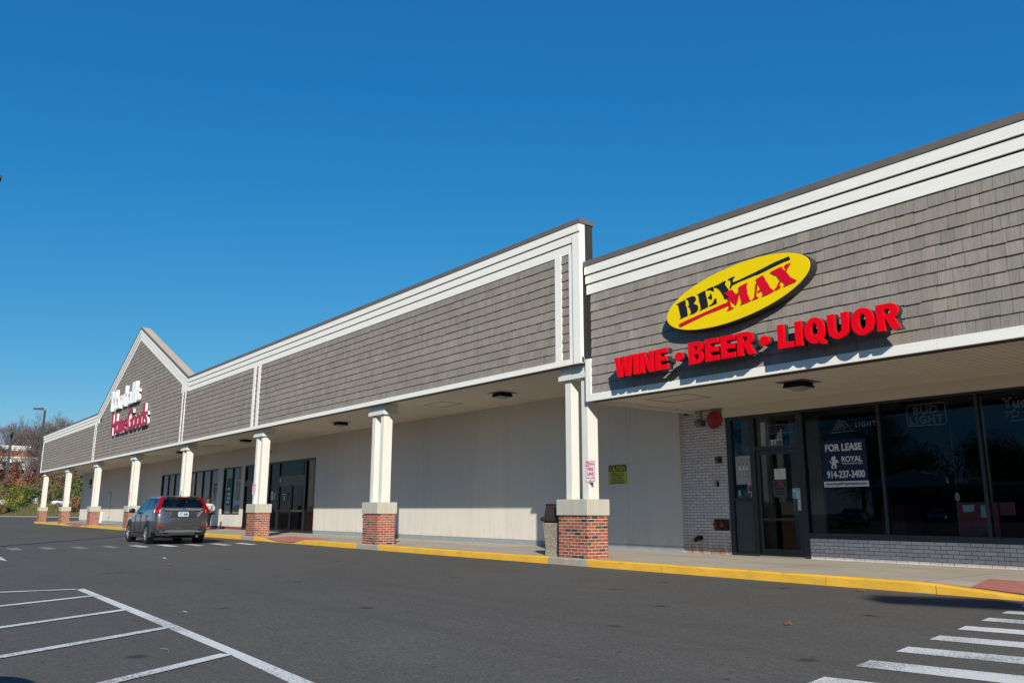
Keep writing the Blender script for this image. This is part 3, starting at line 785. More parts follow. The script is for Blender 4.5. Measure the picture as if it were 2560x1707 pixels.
    r_ = MB(); r_.box(-12.3, -11.2, y+.55, y+.65, .15, 3.29); r_.box(-11.3, -10.55, y+1.6, y+1.7, .15, 3.29); part(r_, 'interior_partition', 'room_pale', b)
    r_ = MB(); r_.box(-11.28, -11.15, y+1.5, y+1.598, .15, 3.29); r_.box(-10.9, -10.85, y+1.5, y+1.598, .15, 2.4); part(r_, 'interior_trim', 'blind_grey', b)
    r_ = MB(); r_.box(-10.6, -10.0, y+4.2, y+5, .15, 1.3); part(r_, 'interior_counter', 'red_board', b)
    for xx in (-6.75, -5.6, -5.2): r_ = MB(); r_.box(xx, xx+.09, y+.9, y+.98, .15, 3.29); part(r_, 'interior_post', 'room_pale', b)
    return b
t_ = NT('soffit_plain'); g_ = t_.geo(); t_.base(t_.mix(t_.noise(g_, 1.2, 6, .7), (.64, .58, .475), (.73, .67, .56))).set(.7, .3)
LIQ = build_liquor()
# lettering outlines of the oval sign, metres from its centre
OVAL = {
'B1':[(-1.315,0.06),(-1.088,0.104),(-1.076,0.022),(-1.083,0.003),(-1.055,-0.066),(-1.039,-0.206),(-1.053,-0.229),(-1.126,-0.237),(-1.252,-0.261),(-1.237,-0.237),(-1.213,-0.225),(-1.233,-0.143),(-1.254,-0.038),(-1.274,0.041),(-1.303,0.041)],
'B2':[(-1.067,0.121),(-0.995,0.132),(-0.904,0.138),(-0.848,0.114),(-0.828,0.072),(-0.836,0.031),(-0.887,-0.01),(-0.856,-0.032),(-0.812,-0.051),(-0.783,-0.099),(-0.792,-0.149),(-0.826,-0.189),(-0.898,-0.212),(-1.001,-0.215),(-0.993,-0.196),(-0.96,-0.184),(-0.976,-0.113),(-0.993,-0.073),(-1.037,-0.043),(-1.003,-0.024),(-1.01,0.041),(-1.021,0.08),(-1.062,0.099)],
'E1':[(-0.827,0.139),(-0.603,0.186),(-0.596,0.101),(-0.58,0.046),(-0.562,-0.061),(-0.552,-0.145),(-0.617,-0.162),(-0.763,-0.184),(-0.758,-0.166),(-0.727,-0.151),(-0.737,-0.067),(-0.758,0.01),(-0.766,0.085),(-0.782,0.14),(-0.821,0.133)],
'E2':[(-0.584,0.187),(-0.496,0.214),(-0.428,0.218),(-0.406,0.164),(-0.405,0.128),(-0.433,0.123),(-0.474,0.158),(-0.573,0.172)],
'E3':[(-0.475,0.109),(-0.457,0.041),(-0.45,-0.006),(-0.473,-0.025),(-0.497,-0.007),(-0.551,0.02),(-0.537,0.042),(-0.502,0.061),(-0.497,0.091)],
'E4':[(-0.36,-0.015),(-0.354,-0.082),(-0.354,-0.118),(-0.406,-0.128),(-0.467,-0.139),(-0.523,-0.145),(-0.526,-0.121),(-0.478,-0.108),(-0.439,-0.08),(-0.419,-0.038),(-0.387,-0.019)],
'V1':[(-0.409,0.216),(-0.323,0.228),(-0.14,0.27),(-0.129,0.246),(-0.15,0.2),(-0.129,0.16),(-0.091,0.106),(-0.064,0.06),(-0.143,0.036),(-0.179,0.034),(-0.139,-0.005),(-0.099,-0.024),(-0.084,-0.067),(-0.126,-0.083),(-0.174,-0.077),(-0.194,-0.024),(-0.226,0.039),(-0.281,0.127),(-0.35,0.182),(-0.405,0.189)],
'V2':[(-0.086,0.271),(-0.06,0.287),(0.063,0.306),(0.07,0.29),(0.039,0.256),(0.016,0.202),(0.136,0.212),(0.53,0.283),(0.91,0.364),(1.129,0.392),(1.188,0.398),(1.211,0.351),(1.205,0.332),(1.079,0.322),(0.811,0.271),(0.545,0.217),(0.516,0.223),(0.332,0.198),(0.174,0.178),(0.012,0.145),(-0.007,0.128),(-0.027,0.085),(-0.046,0.102),(-0.048,0.128),(-0.026,0.175),(-0.028,0.228),(-0.032,0.25),(-0.077,0.26)],
'R0':[(-1.259,-0.344),(-1.11,-0.313),(-0.596,-0.223),(-0.226,-0.159),(-0.107,-0.143),(-0.093,-0.21),(-0.292,-0.242),(-0.599,-0.279),(-0.996,-0.36),(-1.114,-0.386),(-1.207,-0.406),(-1.246,-0.399)],
'M1':[(-0.108,-0.07),(-0.088,-0.079),(-0.061,-0.136),(-0.045,-0.19),(-0.029,-0.253),(0.021,-0.263),(0.015,-0.279),(-0.047,-0.297),(-0.128,-0.304),(-0.127,-0.285),(-0.089,-0.258),(-0.091,-0.198),(-0.099,-0.171),(-0.106,-0.118)],
'M2':[(-0.188,0.037),(-0.126,0.042),(-0.084,0.059),(0.007,0.069),(0.034,0.02),(0.08,-0.032),(0.106,-0.025),(0.128,0.009),(0.144,-0.05),(0.135,-0.099),(0.111,-0.171),(0.088,-0.217),(0.062,-0.241),(0.03,-0.197),(-0.018,-0.162),(-0.064,-0.101),(-0.091,-0.044),(-0.115,-0.017),(-0.148,0.016)],
'M3':[(0.137,0.075),(0.168,0.09),(0.268,0.115),(0.327,0.124),(0.345,0.114),(0.324,0.089),(0.311,0.041),(0.322,-0.012),(0.323,-0.079),(0.348,-0.135),(0.363,-0.197),(0.396,-0.204),(0.39,-0.215),(0.322,-0.23),(0.165,-0.253),(0.161,-0.236),(0.191,-0.221),(0.186,-0.16),(0.166,-0.089),(0.151,-0.009)],
'A1':[(0.516,0.081),(0.54,0.05),(0.539,0.0),(0.525,-0.055),(0.504,-0.159),(0.554,-0.194),(0.539,-0.204),(0.477,-0.208),(0.405,-0.214),(0.425,-0.193),(0.466,-0.16),(0.475,-0.095),(0.489,-0.031),(0.493,0.027)],
'A2':[(0.511,0.145),(0.656,0.187),(0.677,0.161),(0.706,0.105),(0.713,0.07),(0.756,0.019),(0.779,-0.044),(0.812,-0.092),(0.86,-0.131),(0.854,-0.146),(0.76,-0.172),(0.629,-0.189),(0.616,-0.17),(0.645,-0.156),(0.626,-0.098),(0.627,-0.081),(0.569,-0.102),(0.532,-0.094),(0.544,-0.068),(0.601,-0.051),(0.585,-0.01),(0.552,0.056)],
'X1':[(0.805,0.194),(0.835,0.216),(0.909,0.227),(0.992,0.245),(1.069,0.243),(1.057,0.209),(1.095,0.171),(1.152,0.101),(1.191,0.035),(1.241,-0.004),(1.315,-0.053),(1.288,-0.071),(1.199,-0.084),(1.073,-0.108),(1.061,-0.09),(1.077,-0.061),(1.057,-0.028),(1.002,0.009),(0.961,0.071),(0.937,0.118),(0.876,0.149),(0.841,0.181)],
'X2':[(1.092,0.254),(1.129,0.269),(1.223,0.277),(1.217,0.256),(1.178,0.209),(1.128,0.147),(1.103,0.165),(1.12,0.206)],
'X3':[(0.979,0.006),(1.009,-0.009),(0.988,-0.057),(0.981,-0.08),(1.011,-0.107),(0.983,-0.113),(0.928,-0.13),(0.869,-0.133),(0.884,-0.108),(0.917,-0.091),(0.944,-0.039)]}
def arc(cx, cy, rx, ry, a0, a1, n=10):
    return [(cx+rx*math.cos(R(a0+(a1-a0)*i/n)), cy+ry*math.sin(R(a0+(a1-a0)*i/n))) for i in range(n+1)]
def LET(ch):
    """heavy block capitals in a unit box: list of outlines, holes included"""
    if ch == 'I': return [[(0, 0), (0, 1), (1, 1), (1, 0)]]
    if ch == 'L': return [[(0, 0), (0, 1), (.43, 1), (.43, .24), (1, .24), (1, 0)]]
    if ch == 'E': return [[(0, 0), (0, 1), (.97, 1), (.97, .77), (.38, .77), (.38, .625), (.92, .625), (.92, .395), (.38, .395), (.38, .235), (1, .235), (1, 0)]]
    if ch == 'N': return [[(0, 0), (0, 1), (.36, 1), (.665, .47), (.665, 1), (1, 1), (1, 0), (.65, 0), (.335, .53), (.335, 0)]]
    if ch == 'W': return [[(0, 1), (.235, 1), (.325, .40), (.395, 1), (.605, 1), (.675, .40), (.765, 1), (1, 1), (.83, 0), (.585, 0), (.5, .58), (.415, 0), (.17, 0)]]
    if ch == 'B': return [[(0, 0), (0, 1), (.6, 1)] + arc(.6, .755, .36, .245, 90, -60, 8)[1:] + arc(.62, .29, .38, .29, 62, -90, 9),
                          [(.37, .61), (.37, .80), (.52, .80)] + arc(.52, .705, .12, .095, 90, -90, 5), [(.37, .20), (.37, .41), (.55, .41)] + arc(.55, .305, .13, .105, 90, -90, 5)]
    if ch == 'R': return [[(0, 0), (0, 1), (.58, 1)] + arc(.58, .71, .38, .29, 90, -62, 9)[1:] + [(1.03, 0), (.64, 0), (.40, .40), (.345, .40), (.345, 0)],
                          [(.345, .60), (.345, .79), (.50, .79)] + arc(.50, .695, .13, .095, 90, -90, 5)]
    if ch in 'OQ': return [arc(.5, .5, .5, .5, 0, 345, 23), arc(.5, .5, .155, .275, 0, 340, 17)]
    if ch == 'U': return [[(0, 1), (0, .42)] + arc(.5, .42, .5, .42, 180, 360, 14) + [(1, 1), (.645, 1), (.645, .40)] + arc(.5, .40, .145, .155, 0, -180, 8) + [(.355, 1)]]

def build_letters():
    t = thing('letter_sign', 'row of raised red block letters WINE BEER LIQUOR along the canopy', 'sign', (-8.7, FY-.2, 3.8))
    boxes = [('W', -11.590, -11.084), ('I', -11.071, -10.933), ('N', -10.893, -10.530), ('E', -10.488, -10.161), ('B', -9.666, -9.311), ('E', -9.279, -8.970), ('E', -8.929, -8.611),
             ('R', -8.576, -8.220), ('L', -7.756, -7.461), ('I', -7.424, -7.294), ('Q', -7.254, -6.886), ('U', -6.838, -6.474), ('O', -6.444, -6.063), ('R', -6.027, -5.674)]
    yf, z0, z1 = -.25, 3.783, 4.196
    for ch, a, b in boxes:
        w, h = b-a, z1-z0; dz = .012 if ch in 'OQ' else (.008 if ch == 'U' else 0)
        lo = [[(p[0]*w, p[1]*(h+2*dz if ch in 'OQ' else h)) for p in lp] for lp in LET(ch)]
        zb = z0-(dz if ch in 'OQ' else 0)
        m = MB(); add_outline(m, lo, a, zb, yf, .045, .007)
        if ch == 'Q': add_outline(m, [[(.44*w, .33*h), (.58*w, .36*h), (1.03*w, .02*h), (1.0*w, -.10*h), (.82*w, -.09*h), (.46*w, .20*h)]], a, z0, yf-.0015, .044, .006)
        lt = part(m, 'letter', 'letter_red', t)
        m = MB(); add_outline(m, lo, a, zb, yf+.046, .105, 0)
        if ch == 'Q': add_outline(m, [[(.44*w, .33*h), (.58*w, .36*h), (1.03*w, .02*h), (1.0*w, -.10*h), (.82*w, -.09*h), (.46*w, .20*h)]], a, z0, yf+.0475, .103, 0)
        part(m, 'letter_side', 'letter_return', lt)
    for cx in (-9.897, -8.012):
        m = MB(); add_outline(m, [arc(0, 0, .097, .088, 0, 345, 23)], cx, 3.976, yf, .045, .007); lt = part(m, 'dot', 'letter_red', t)
        m = MB(); add_outline(m, [arc(0, 0, .097, .088, 0, 345, 23)], cx, 3.976, yf+.046, .105, 0); part(m, 'letter_side', 'letter_return', lt)
    for a, b in ((-11.55, -10.22), (-9.62, -8.24), (-7.74, -5.76)):
        m = MB(); m.box(a, b, yf+.152, yf+.20, 3.93, 4.05); part(m, 'mounting_rail', 'letter_return', t)
        for x in (a+.05, (a+b)/2, b-.1): m = MB(); m.box(x, x+.05, yf+.20, FY+.01, 3.95, 4.03); part(m, 'bracket', 'letter_return', t)
build_letters()

def build_oval():
    cx, cz, yf = -8.707, 4.981, -.105
    t = thing('oval_sign', 'yellow oval sign with black and red ragged lettering above the red letters', 'sign', (cx, FY, cz))
    ca, sa = .992, .124
    ell = lambda k: [(1.585*k*math.cos(R(a))*ca - .516*(k*3.07-2.07 if k != 1 else 1)*math.sin(R(a))*sa*-1*-1, 1.585*k*math.cos(R(a))*sa + .516*(1 if k == 1 else k*3.07-2.07)*math.sin(R(a))*ca) for a in range(0, 360, 4)]
    m = MB(); add_outline(m, [ell(1)], cx, cz, yf+.012, .20, .004); part(m, 'cabinet', 'letter_return', t)
    m = MB(); add_outline(m, [ell(.994)], cx, cz, yf, .016, .006); part(m, 'face', 'oval_yellow', t)
    mb_, mr_ = MB(), MB(); q = 0
    for k, pl in OVAL.items():
        r_ = k[0] in 'RMAX'
        d = .003+.0006*q; q += 1
        add_outline(mr_ if r_ else mb_, [pl], cx, cz, yf-d-(.004 if r_ else 0), .002)
    part(mb_, 'lettering', 'ink', t); part(mr_, 'lettering', 'oval_red', t)
build_oval()

def tall_letters(name, label, body, x0, x1, z0, z1, face, gap_thing, yf):
    """big channel letters of the far sign: one part per letter"""
    t = thing(name, label, 'sign', ((x0+x1)/2, 0, z0))
    widths = {'M': 1.6, 'H': 1.3, 'G': 1.25, 'm': 1.25, 'l': .5, 'r': .65, 's': .75}
    tot = sum(widths.get(c, .95)+.16 for c in body); x = x0; sc = (x1-x0)/tot
    for c in body:
        w = widths.get(c, .95)*sc
        tall = c in 'MHGdhl'
        h = (z1-z0) if tall else (z1-z0)*.62
        vs, fs = glyphs(c); m = MB(); s_ = MB()
        rows = [(a*w*.04, 0) for a in (-.9, 0, .9)]
        for mm, ya, k in ((m, yf, 1), (s_, yf+.06, .985)):
            for i, (dx, dz) in enumerate(rows):
                ed = {}
                for f in fs:
                    for u, v in zip(f, f[1:]+f[:1]): ed[(u, v)] = 1
                bd = [e for e in ed if (e[1], e[0]) not in ed]
                P = lambda p, y: (x+dx+p[0]*w, y, z0+p[1]*h)
                b = len(mm.v); y0, y1 = ya-.0006*i, (yf+.06 if mm is m else -.04)
                mm.v += [P(p, y0) for p in vs] + [P(p, y1) for p in vs]; n = len(vs)
                for f in fs: mm._f([b+j for j in f])
                for u, v in bd: mm._f([b+u, b+v, b+n+v, b+n+u])
        lt = part(m, 'letter', face, t); part(s_, 'letter_side', 'white_plastic', lt)
        x += w+.16*sc
tall_letters('channel_letter_sign', 'white raised lettering, upper line of the sign on the gable', 'Marshalls', -56.7, -49.9, 7.30, 8.56, 'white_plastic', .1, -.22)
tall_letters('channel_letter_sign', 'dark red raised lettering with white sides, lower line on the gable', 'HomeGoods', -56.05, -47.6, 5.735, 7.02, 'crimson_face', .1, -.22)

# ------------------------------------------------------------------ plates and posters
def plate(name, label, cat, x0, x1, z0, z1, y, mat, d=.006, group=None):
    t = thing(name, label, cat, ((x0+x1)/2, y, z0), group=group)
    m = MB(); m.box(x0, x1, y-d, y, z0, z1); part(m, 'sheet', mat, t); t['yf'] = y-d; return t
def ink(t, items, mat='ink'):
    """items: (text, x0, x1, z0, z1, bold)"""
    m = MB(); y = t['yf']
    for it in items: text(m, it[0], (it[1], y, it[3]), it[2]-it[1], it[4]-it[3], bold=it[5] if len(it) > 5 else 0)
    return part(m, 'lettering', mat, t)
def bars(t, x0, x1, zs, h, mat='ink_grey', seed=3):
    """rows of print too small to read"""
    rn = random.Random(seed); m = MB(); y = t['yf']
    for z in zs:
        x = x0+rn.uniform(0, .12)*(x1-x0); e = x1-rn.uniform(0, .12)*(x1-x0)
        while x < e:
            w = rn.uniform(1.2, 4)*h; m.box(x, min(x+w, e), y-.001, y-.0002, z, z+h); x += w+.6*h
    return part(m, 'print_lines', mat, t)
def patch(t, nm, x0, x1, z0, z1, mat, d=.001):
    m = MB(); y = t['yf']; m.box(x0, x1, y-d, y-.0002, z0, z1); return part(m, nm, mat, t)

# caution sign
t = plate('caution_sign', 'yellow and black CAUTION sign about slippery ice on the shaded wall', 'sign', -15.761, -15.102, 1.835, 2.333, W1B, 'caution_yellow')
patch(t, 'border', -15.746, -15.117, 2.160, 2.317, 'ink')
t['yf'] -= .0012; ink(t, [('CAUTION', -15.705, -15.157, 2.180, 2.292, .006)], 'caution_yellow'); t['yf'] += .0012
ink(t, [('PARKING LOT &', -15.670, -15.193, 2.089, 2.130, .0015), ('SIDEWALKS MAY', -15.690, -15.173, 2.028, 2.069, .0015), ('BE SLIPPERY', -15.629, -15.233, 1.967, 2.008, .0015), ('WHEN SNOW OR', -15.680, -15.183, 1.906, 1.947, .0015), ('ICE IS PRESENT', -15.690, -15.173, 1.849, 1.887, .0015)])
m = MB()
for e in ((-15.761, -15.102, 1.835, 1.844), (-15.761, -15.102, 2.325, 2.333), (-15.761, -15.753, 1.844, 2.325), (-15.110, -15.102, 1.844, 2.325)): m.box(e[0], e[1], t['yf']-.0009, t['yf']-.0002, e[2], e[3])
part(m, 'border', 'ink', t)

# fire lane signs on four columns: one built, three copied
def fire_lane():
    t = thing('fire_lane_sign', 'white and pink FIRE LANE sign on the double column between the two stores', 'sign', (-12.80, .186, 1.73), group='fire lane signs on the columns')
    w, h = .30, .46; m = MB()
    m.prism([(x-.0, -.004, z) for x, z in [(-w/2+.03, 0), (w/2-.03, 0), (w/2, .03), (w/2, h-.03), (w/2-.03, h), (-w/2+.03, h), (-w/2, h-.03), (-w/2, .03)]], (0, .004, 0)); m.build('sheet', 'sign_white', t)
    m = MB()
    for e in ((-.135, .135, .012, .022), (-.135, .135, h-.022, h-.012), (-.14, -.13, .022, h-.022), (.13, .14, .022, h-.022)): m.box(e[0], e[1], -.0052, -.0042, e[2], e[3])
    m.box(-.125, -.045, -.0052, -.0042, .335, .435)
    m.box(-.085, .085, -.0052, -.0042, .085, .098)
    for s in (-1, 1): m.poly([(s*.115, -.0052, .0915), (s*.07, -.0052, .115), (s*.07, -.0052, .068)])
    m.box(-.02, .02, -.0052, -.0042, .03, .05)
    for y_, s_, x0, x1, z0, z1, bd in ((-.004, 'FIRE', -.085, .085, .245, .31, .004), (-.004, 'LANE', -.095, .095, .145, .21, .004), (-.004, 'PARKING', -.035, .115, .36, .41, .002)):
        text(m, s_, (x0, y_, z0), x1-x0, z1-z0, bold=bd)
    m.build('lettering', 'firelane_pink', t)
    m = MB(); text(m, 'NO', (-.112, -.0055, .355), .055, .06, bold=.003); m.build('lettering', 'sign_white', t)
    return t
FL = fire_lane()
dup(FL, (-32.13, .186, 1.73), label='white and pink FIRE LANE sign on the column left of the entrance doors')
dup(FL, (-51.60, .186, 1.73), label='white and pink FIRE LANE sign on the column just left of the parked SUV')
dup(FL, (-71.50, .186, 1.73), label='tiny FIRE LANE sign on the second column from the far end')

# shop window pieces of the corner store (glass plane y = W2 + .056)
GY = W2+.056
t = plate('lease_poster', 'dark blue FOR LEASE poster with lion emblem and phone number in the window', 'poster', -9.54, -8.56, 1.62, 2.58, GY-.002, 'navy', .003)
ink(t, [('FOR LEASE', -9.45, -8.65, 2.36, 2.50, .008), ('ROYAL', -9.10, -8.66, 2.13, 2.24, .005), ('PROPERTIES', -9.09, -8.66, 2.075, 2.11, .001), ('914-237-3400', -9.45, -8.63, 1.81, 1.95, .006)], 'poster_white')
patch(t, 'web_band', -9.54, -8.56, 1.625, 1.74, 'poster_white'); t['yf'] -= .0012
ink(t, [('www.RoyalPropertiesInc.com', -9.50, -8.60, 1.648, 1.715, .002)], 'navy'); t['yf'] += .0012
lion = [(520, 765), (590, 720), (640, 745), (645, 800), (630, 815), (660, 850), (690, 835), (715, 865), (690, 880), (730, 905), (725, 930), (660, 935), (640, 990), (665, 1040), (640, 1075), (665, 1110), (600, 1110), (590, 1070), (600, 1030), (560, 1000), (540, 1040), (555, 1075), (580, 1110), (515, 1115), (500, 1050), (525, 990), (520, 960), (480, 930), (460, 880), (430, 870), (435, 860), (470, 865), (495, 910), (530, 925), (545, 900), (520, 870), (510, 810)]
m = MB(); add_outline(m, [[((x-430)/300*.23-9.40, (1115-z)/395*.26+2.0) for x, z in lion]], 0, 0, t['yf']-.0016, .0012); part(m, 'lion_emblem', 'poster_white', t)

def bottle_poster():
    t = plate('bottle_poster', 'white paper poster of three bottles in the sidelight beside the shop door', 'poster', -11.745, -11.30, 1.735, 2.375, GY-.002, 'paper_dull', .003)
    y = t['yf']
    for cx in (-11.635, -11.535, -11.435):
        m, l, c = MB(), MB(), MB(); bp = [(-.032, 0), (.032, 0), (.032, .19), (.010, .25), (.010, .33), (-.010, .33), (-.010, .25), (-.032, .19)]
        add_outline(m, [[(a+cx, b+1.89) for a, b in bp]], 0, 0, y-.0008, .0006)
        l.box(cx-.028, cx+.028, y-.0016, y-.001, 1.93, 2.05); c.box(cx-.009, cx+.009, y-.0016, y-.001, 2.155, 2.22); c.box(cx-.027, cx+.027, y-.0022, y-.0017, 1.895, 1.92)
        o = part(m, 'bottle_print', 'poster_white', t); part(l, 'bottle_label', 'room_pale', o); part(c, 'bottle_foil', 'ink', o)
    m = MB()
    for i, (a, b) in enumerate(((-11.70, -11.35), (-11.71, -11.34))): 
        for k in range(14): m.box(a+k*.0255, a+k*.0255+.017, y-.001, y-.0002, 2.29-i*.03, 2.305-i*.03)
    for k in range(5): m.box(-11.66+k*.05, -11.63+k*.05, y-.001, y-.0002, 1.795, 1.806)
    part(m, 'print_lines', 'ink_grey', t)
bottle_poster()
t = plate('sticker', 'white sticker with purple round badge low in the sidelight', 'sticker', -11.44, -11.30, 1.54, 1.735, GY-.003, 'paper_dull', .003)
m = MB(); add_outline(m, [arc(-11.37, 1.635, .058, .072, 0, 345, 23)], 0, 0, t['yf']-.001, .0008); part(m, 'round_badge', 'purple', t)
m = MB(); m.box(-11.40, -11.34, t['yf']-.0018, t['yf']-.0011, 1.655, 1.67); m.box(-11.40, -11.34, t['yf']-.0018, t['yf']-.0011, 1.605, 1.62); part(m, 'stripes', 'sign_red', t)
t = plate('sticker', 'narrow pale sticker with blue top in the sidelight corner', 'sticker', -11.70, -11.64, 1.45, 1.60, GY-.003, 'paper_dull', .003); patch(t, 'blue_top', -11.695, -11.645, 1.54, 1.595, 'tube_blue')
t = plate('sticker', 'small square blue white sticker at the foot of the sidelight glass', 'sticker', -11.375, -11.31, 1.45, 1.52, GY-.003, 'paper_dull', .003); patch(t, 'emblem', -11.358, -11.328, 1.465, 1.51, 'tube_blue')
t = plate('number_plate_strip', 'white strip with the door number 1138 above the shop door', 'number', -10.80, -10.47, 2.565, 2.69, GY-.003, 'paper', .003)
ink(t, [('1138', -10.78, -10.49, 2.582, 2.673, .006)])
DY = W2+.045
t = plate('notice', 'white handwritten paper note taped to the shop door glass', 'notice', -10.725, -10.435, 1.82, 2.05, DY, 'paper', .002)
ink(t, [('Sorry', -10.66, -10.55, 1.985, 2.02), ('We are', -10.66, -10.53, 1.925, 1.955), ('closed', -10.64, -10.51, 1.855, 1.885)], 'ink_grey')
t = plate('notice', 'dark see-through STOP notice with red burst below the paper note', 'notice', -10.77, -10.43, 1.44, 1.80, DY, 'panel_grey', .002)
ink(t, [('ST', -10.745, -10.64, 1.67, 1.755, .005), ('P', -10.50, -10.455, 1.67, 1.755, .005)]); bars(t, -10.745, -10.455, [1.60], .035, 'ink', 5); bars(t, -10.745, -10.455, [1.55, 1.52, 1.49], .012, 'ink', 6)
m = MB(); add_outline(m, [[(-10.575+(.062 if k % 2 else .035)*math.cos(R(k*22.5)), 1.712+(.062 if k % 2 else .035)*math.sin(R(k*22.5))) for k in range(16)]], 0, 0, t['yf']-.001, .0008); part(m, 'burst_emblem', 'alarm_red', t)
t = plate('sticker', 'small blue card sticker beside the shop door handle', 'sticker', -10.30, -10.18, 1.40, 1.62, DY, 'tube_blue', .002); patch(t, 'emblem', -10.28, -10.20, 1.54, 1.59, 'poster_white')

# unlit neon signs hanging behind the glass
NY = GY+.10
def neon(label, loc): return thing('neon_sign', label, 'neon sign', loc, group='unlit beer signs in the window')
t = neon('unlit BUD LIGHT tube sign in a rounded frame in the second window', (-7.36, NY, 2.75))
m = MB(); x0, x1, z0, z1 = -7.72, -6.985, 2.755, 3.165
m.tube([(x0+.03, NY, z0), (x1-.03, NY, z0), (x1, NY, z0+.03), (x1, NY, z1-.03), (x1-.03, NY, z1), (x0+.03, NY, z1), (x0, NY, z1-.03), (x0, NY, z0+.03), (x0+.03, NY, z0)], .006, 6); part(m, 'tube_frame', 'tube_white', t)
m = MB(); tubes(m, 'BUD', (-7.59, NY, 2.975), .46, .15, .0045, spacing=1.1); tubes(m, 'LIGHT', (-7.67, NY, 2.79), .63, .15, .0045, spacing=1.15); part(m, 'tube_lettering', 'tube_white', t)
t = neon('small unlit BUD LIGHT tube sign above the shop door', (-10.6, NY, 2.8))
m = MB(); x0, x1, z0, z1 = -10.90, -10.20, 2.84, 3.02
m.tube([(x0, NY, z0), (x1, NY, z0), (x1, NY, z1), (x0, NY, z1), (x0, NY, z0)], .005, 6); part(m, 'tube_frame', 'tube_white', t)
m = MB(); tubes(m, 'BUD LIGHT', (-10.86, NY, 2.875), .62, .11, .004, spacing=1.1); part(m, 'tube_lettering', 'ink_grey', t)
t = neon('unlit mountain shaped tube sign with the word LIGHT in the first window', (-8.9, NY, 2.75))
m = MB(); m.tube([(-9.34, NY, 2.76), (-9.15, NY, 3.01), (-9.10, NY, 2.96), (-9.06, NY, 2.98), (-8.88, NY, 2.80)], .007, 6); m.tube([(-9.36, NY, 2.745), (-8.86, NY, 2.765)], .008, 6); part(m, 'mountain_tube', 'tube_white', t)
m = MB(); m.prism([(-9.30, NY+.01, 2.79), (-9.15, NY+.01, 2.97), (-9.0, NY+.01, 2.86), (-9.03, NY+.01, 2.80)], (0, .01, 0)); part(m, 'snow_panel', 'ink_grey', t)
m = MB(); tubes(m, 'Coors', (-9.28, NY-.01, 2.79), .40, .13, .006); part(m, 'script_lettering', 'tube_red', t)
m = MB(); text(m, 'LIGHT', (-8.80, NY, 2.83), .44, .10, bold=.002, spacing=1.25); part(m, 'tube_lettering', 'tube_white', t)
t = neon('unlit script tube sign with a star at the right edge of the picture', (-5.5, NY, 2.7))
m = MB(); tubes(m, 'Yuengling', (-5.99, NY, 2.88), 1.0, .25, .0055)
st = [(-5.80+(.085 if k % 2 == 0 else .038)*math.cos(R(90+36*k)), NY, 2.835+(.085 if k % 2 == 0 else .038)*math.sin(R(90+36*k))) for k in range(11)]
m.tube(st, .005, 6); m.tube([(-5.96, NY, 2.79), (-5.90, NY, 2.83)], .005, 6); m.tube([(-5.67, NY, 2.86), (-5.35, NY, 2.83)], .005, 6); m.tube([(-5.95, NY, 2.86), (-5.87, NY, 2.885)], .005, 6); part(m, 'tube_lettering', 'tube_white', t)
m = MB(); text(m, "America's Oldest Brewery", (-5.88, NY, 2.69), .85, .045, bold=.001); part(m, 'small_lettering', 'tube_blue', t)

t = thing('display_board', 'faded red board with two pale papers standing inside the window', 'board', (-6.55, GY+.35, .69))
m = MB(); m.box(-7.08, -6.36, GY+.35, GY+.375, .69, 1.30); m.box(-6.34, -6.08, GY+.36, GY+.385, 1.07, 1.30); part(m, 'board', 'red_board', t)
m = MB(); m.prism([(-6.97, GY+.345, 1.25), (-6.76, GY+.345, 1.26), (-6.77, GY+.345, 1.15), (-6.79, GY+.345, 1.135), (-6.96, GY+.345, 1.12)], (0, .003, 0)); m.prism([(-6.65, GY+.345, 1.25), (-6.53, GY+.345, 1.25), (-6.51, GY+.345, 1.03), (-6.66, GY+.345, 1.03)], (0, .003, 0)); part(m, 'paper', 'pale_blue', t)
t = thing('round_tag', 'pale oval tag hanging inside the second window', 'tag', (-6.98, GY+.2, 1.32)); m = MB(); add_outline(m, [arc(-6.98, 1.40, .045, .085, 0, 345, 20)], 0, 0, GY+.2, .004); part(m, 'disc', 'paper_dull', t); m = MB(); m.tube([(-6.98, GY+.2, 1.48), (-6.98, GY+.2, 3.2)], .002, 5); part(m, 'string', 'ink_grey', t)

# window posters of the long store
PY = W1+.083
t = plate('gift_poster', 'white GIFTS poster with green and red print in the wide window', 'poster', -47.13, -46.35, 1.30, 2.78, PY, 'paper_dull', .003)
ink(t, [('SO MANY', -47.05, -46.45, 2.45, 2.62, .012)], 'purple'); ink(t, [('GIFTS', -47.05, -46.45, 2.12, 2.38, .02)], 'gift_green'); ink(t, [('FOR EVERY', -47.0, -46.5, 1.98, 2.05, .005), ('ONE', -46.9, -46.6, 1.85, 1.93, .006)], 'purple')
patch(t, 'red_panel', -47.05, -46.70, 1.66, 1.80, 'sign_red'); patch(t, 'blue_panel', -47.05, -46.6, 1.36, 1.62, 'pale_blue'); patch(t, 'green_edge', -46.50, -46.38, 1.32, 1.80, 'gift_green')
t = plate('window_poster', 'dark teal poster with white print in the narrow window', 'poster', -44.95, -44.15, 1.40, 2.83, PY, 'teal', .003)
bars(t, -44.82, -44.28, [2.2], .13, 'caution_yellow', 1); bars(t, -44.84, -44.26, [1.92, 1.70, 1.50], .14, 'poster_white', 2)
t = plate('window_poster', 'pale photo poster in the right pane of the narrow window', 'poster', -43.75, -42.80, 1.40, 2.75, PY, 'pale_blue', .003); patch(t, 'photo', -43.55, -42.85, 1.65, 2.65, 'room_pale')
t = plate('notice', 'white paper notice on the glass left of the entrance doors', 'notice', -38.65, -38.42, 1.62, 2.02, W1+.083, 'paper', .003); bars(t, -38.63, -38.44, [1.95, 1.90, 1.85, 1.80, 1.72, 1.67], .018)
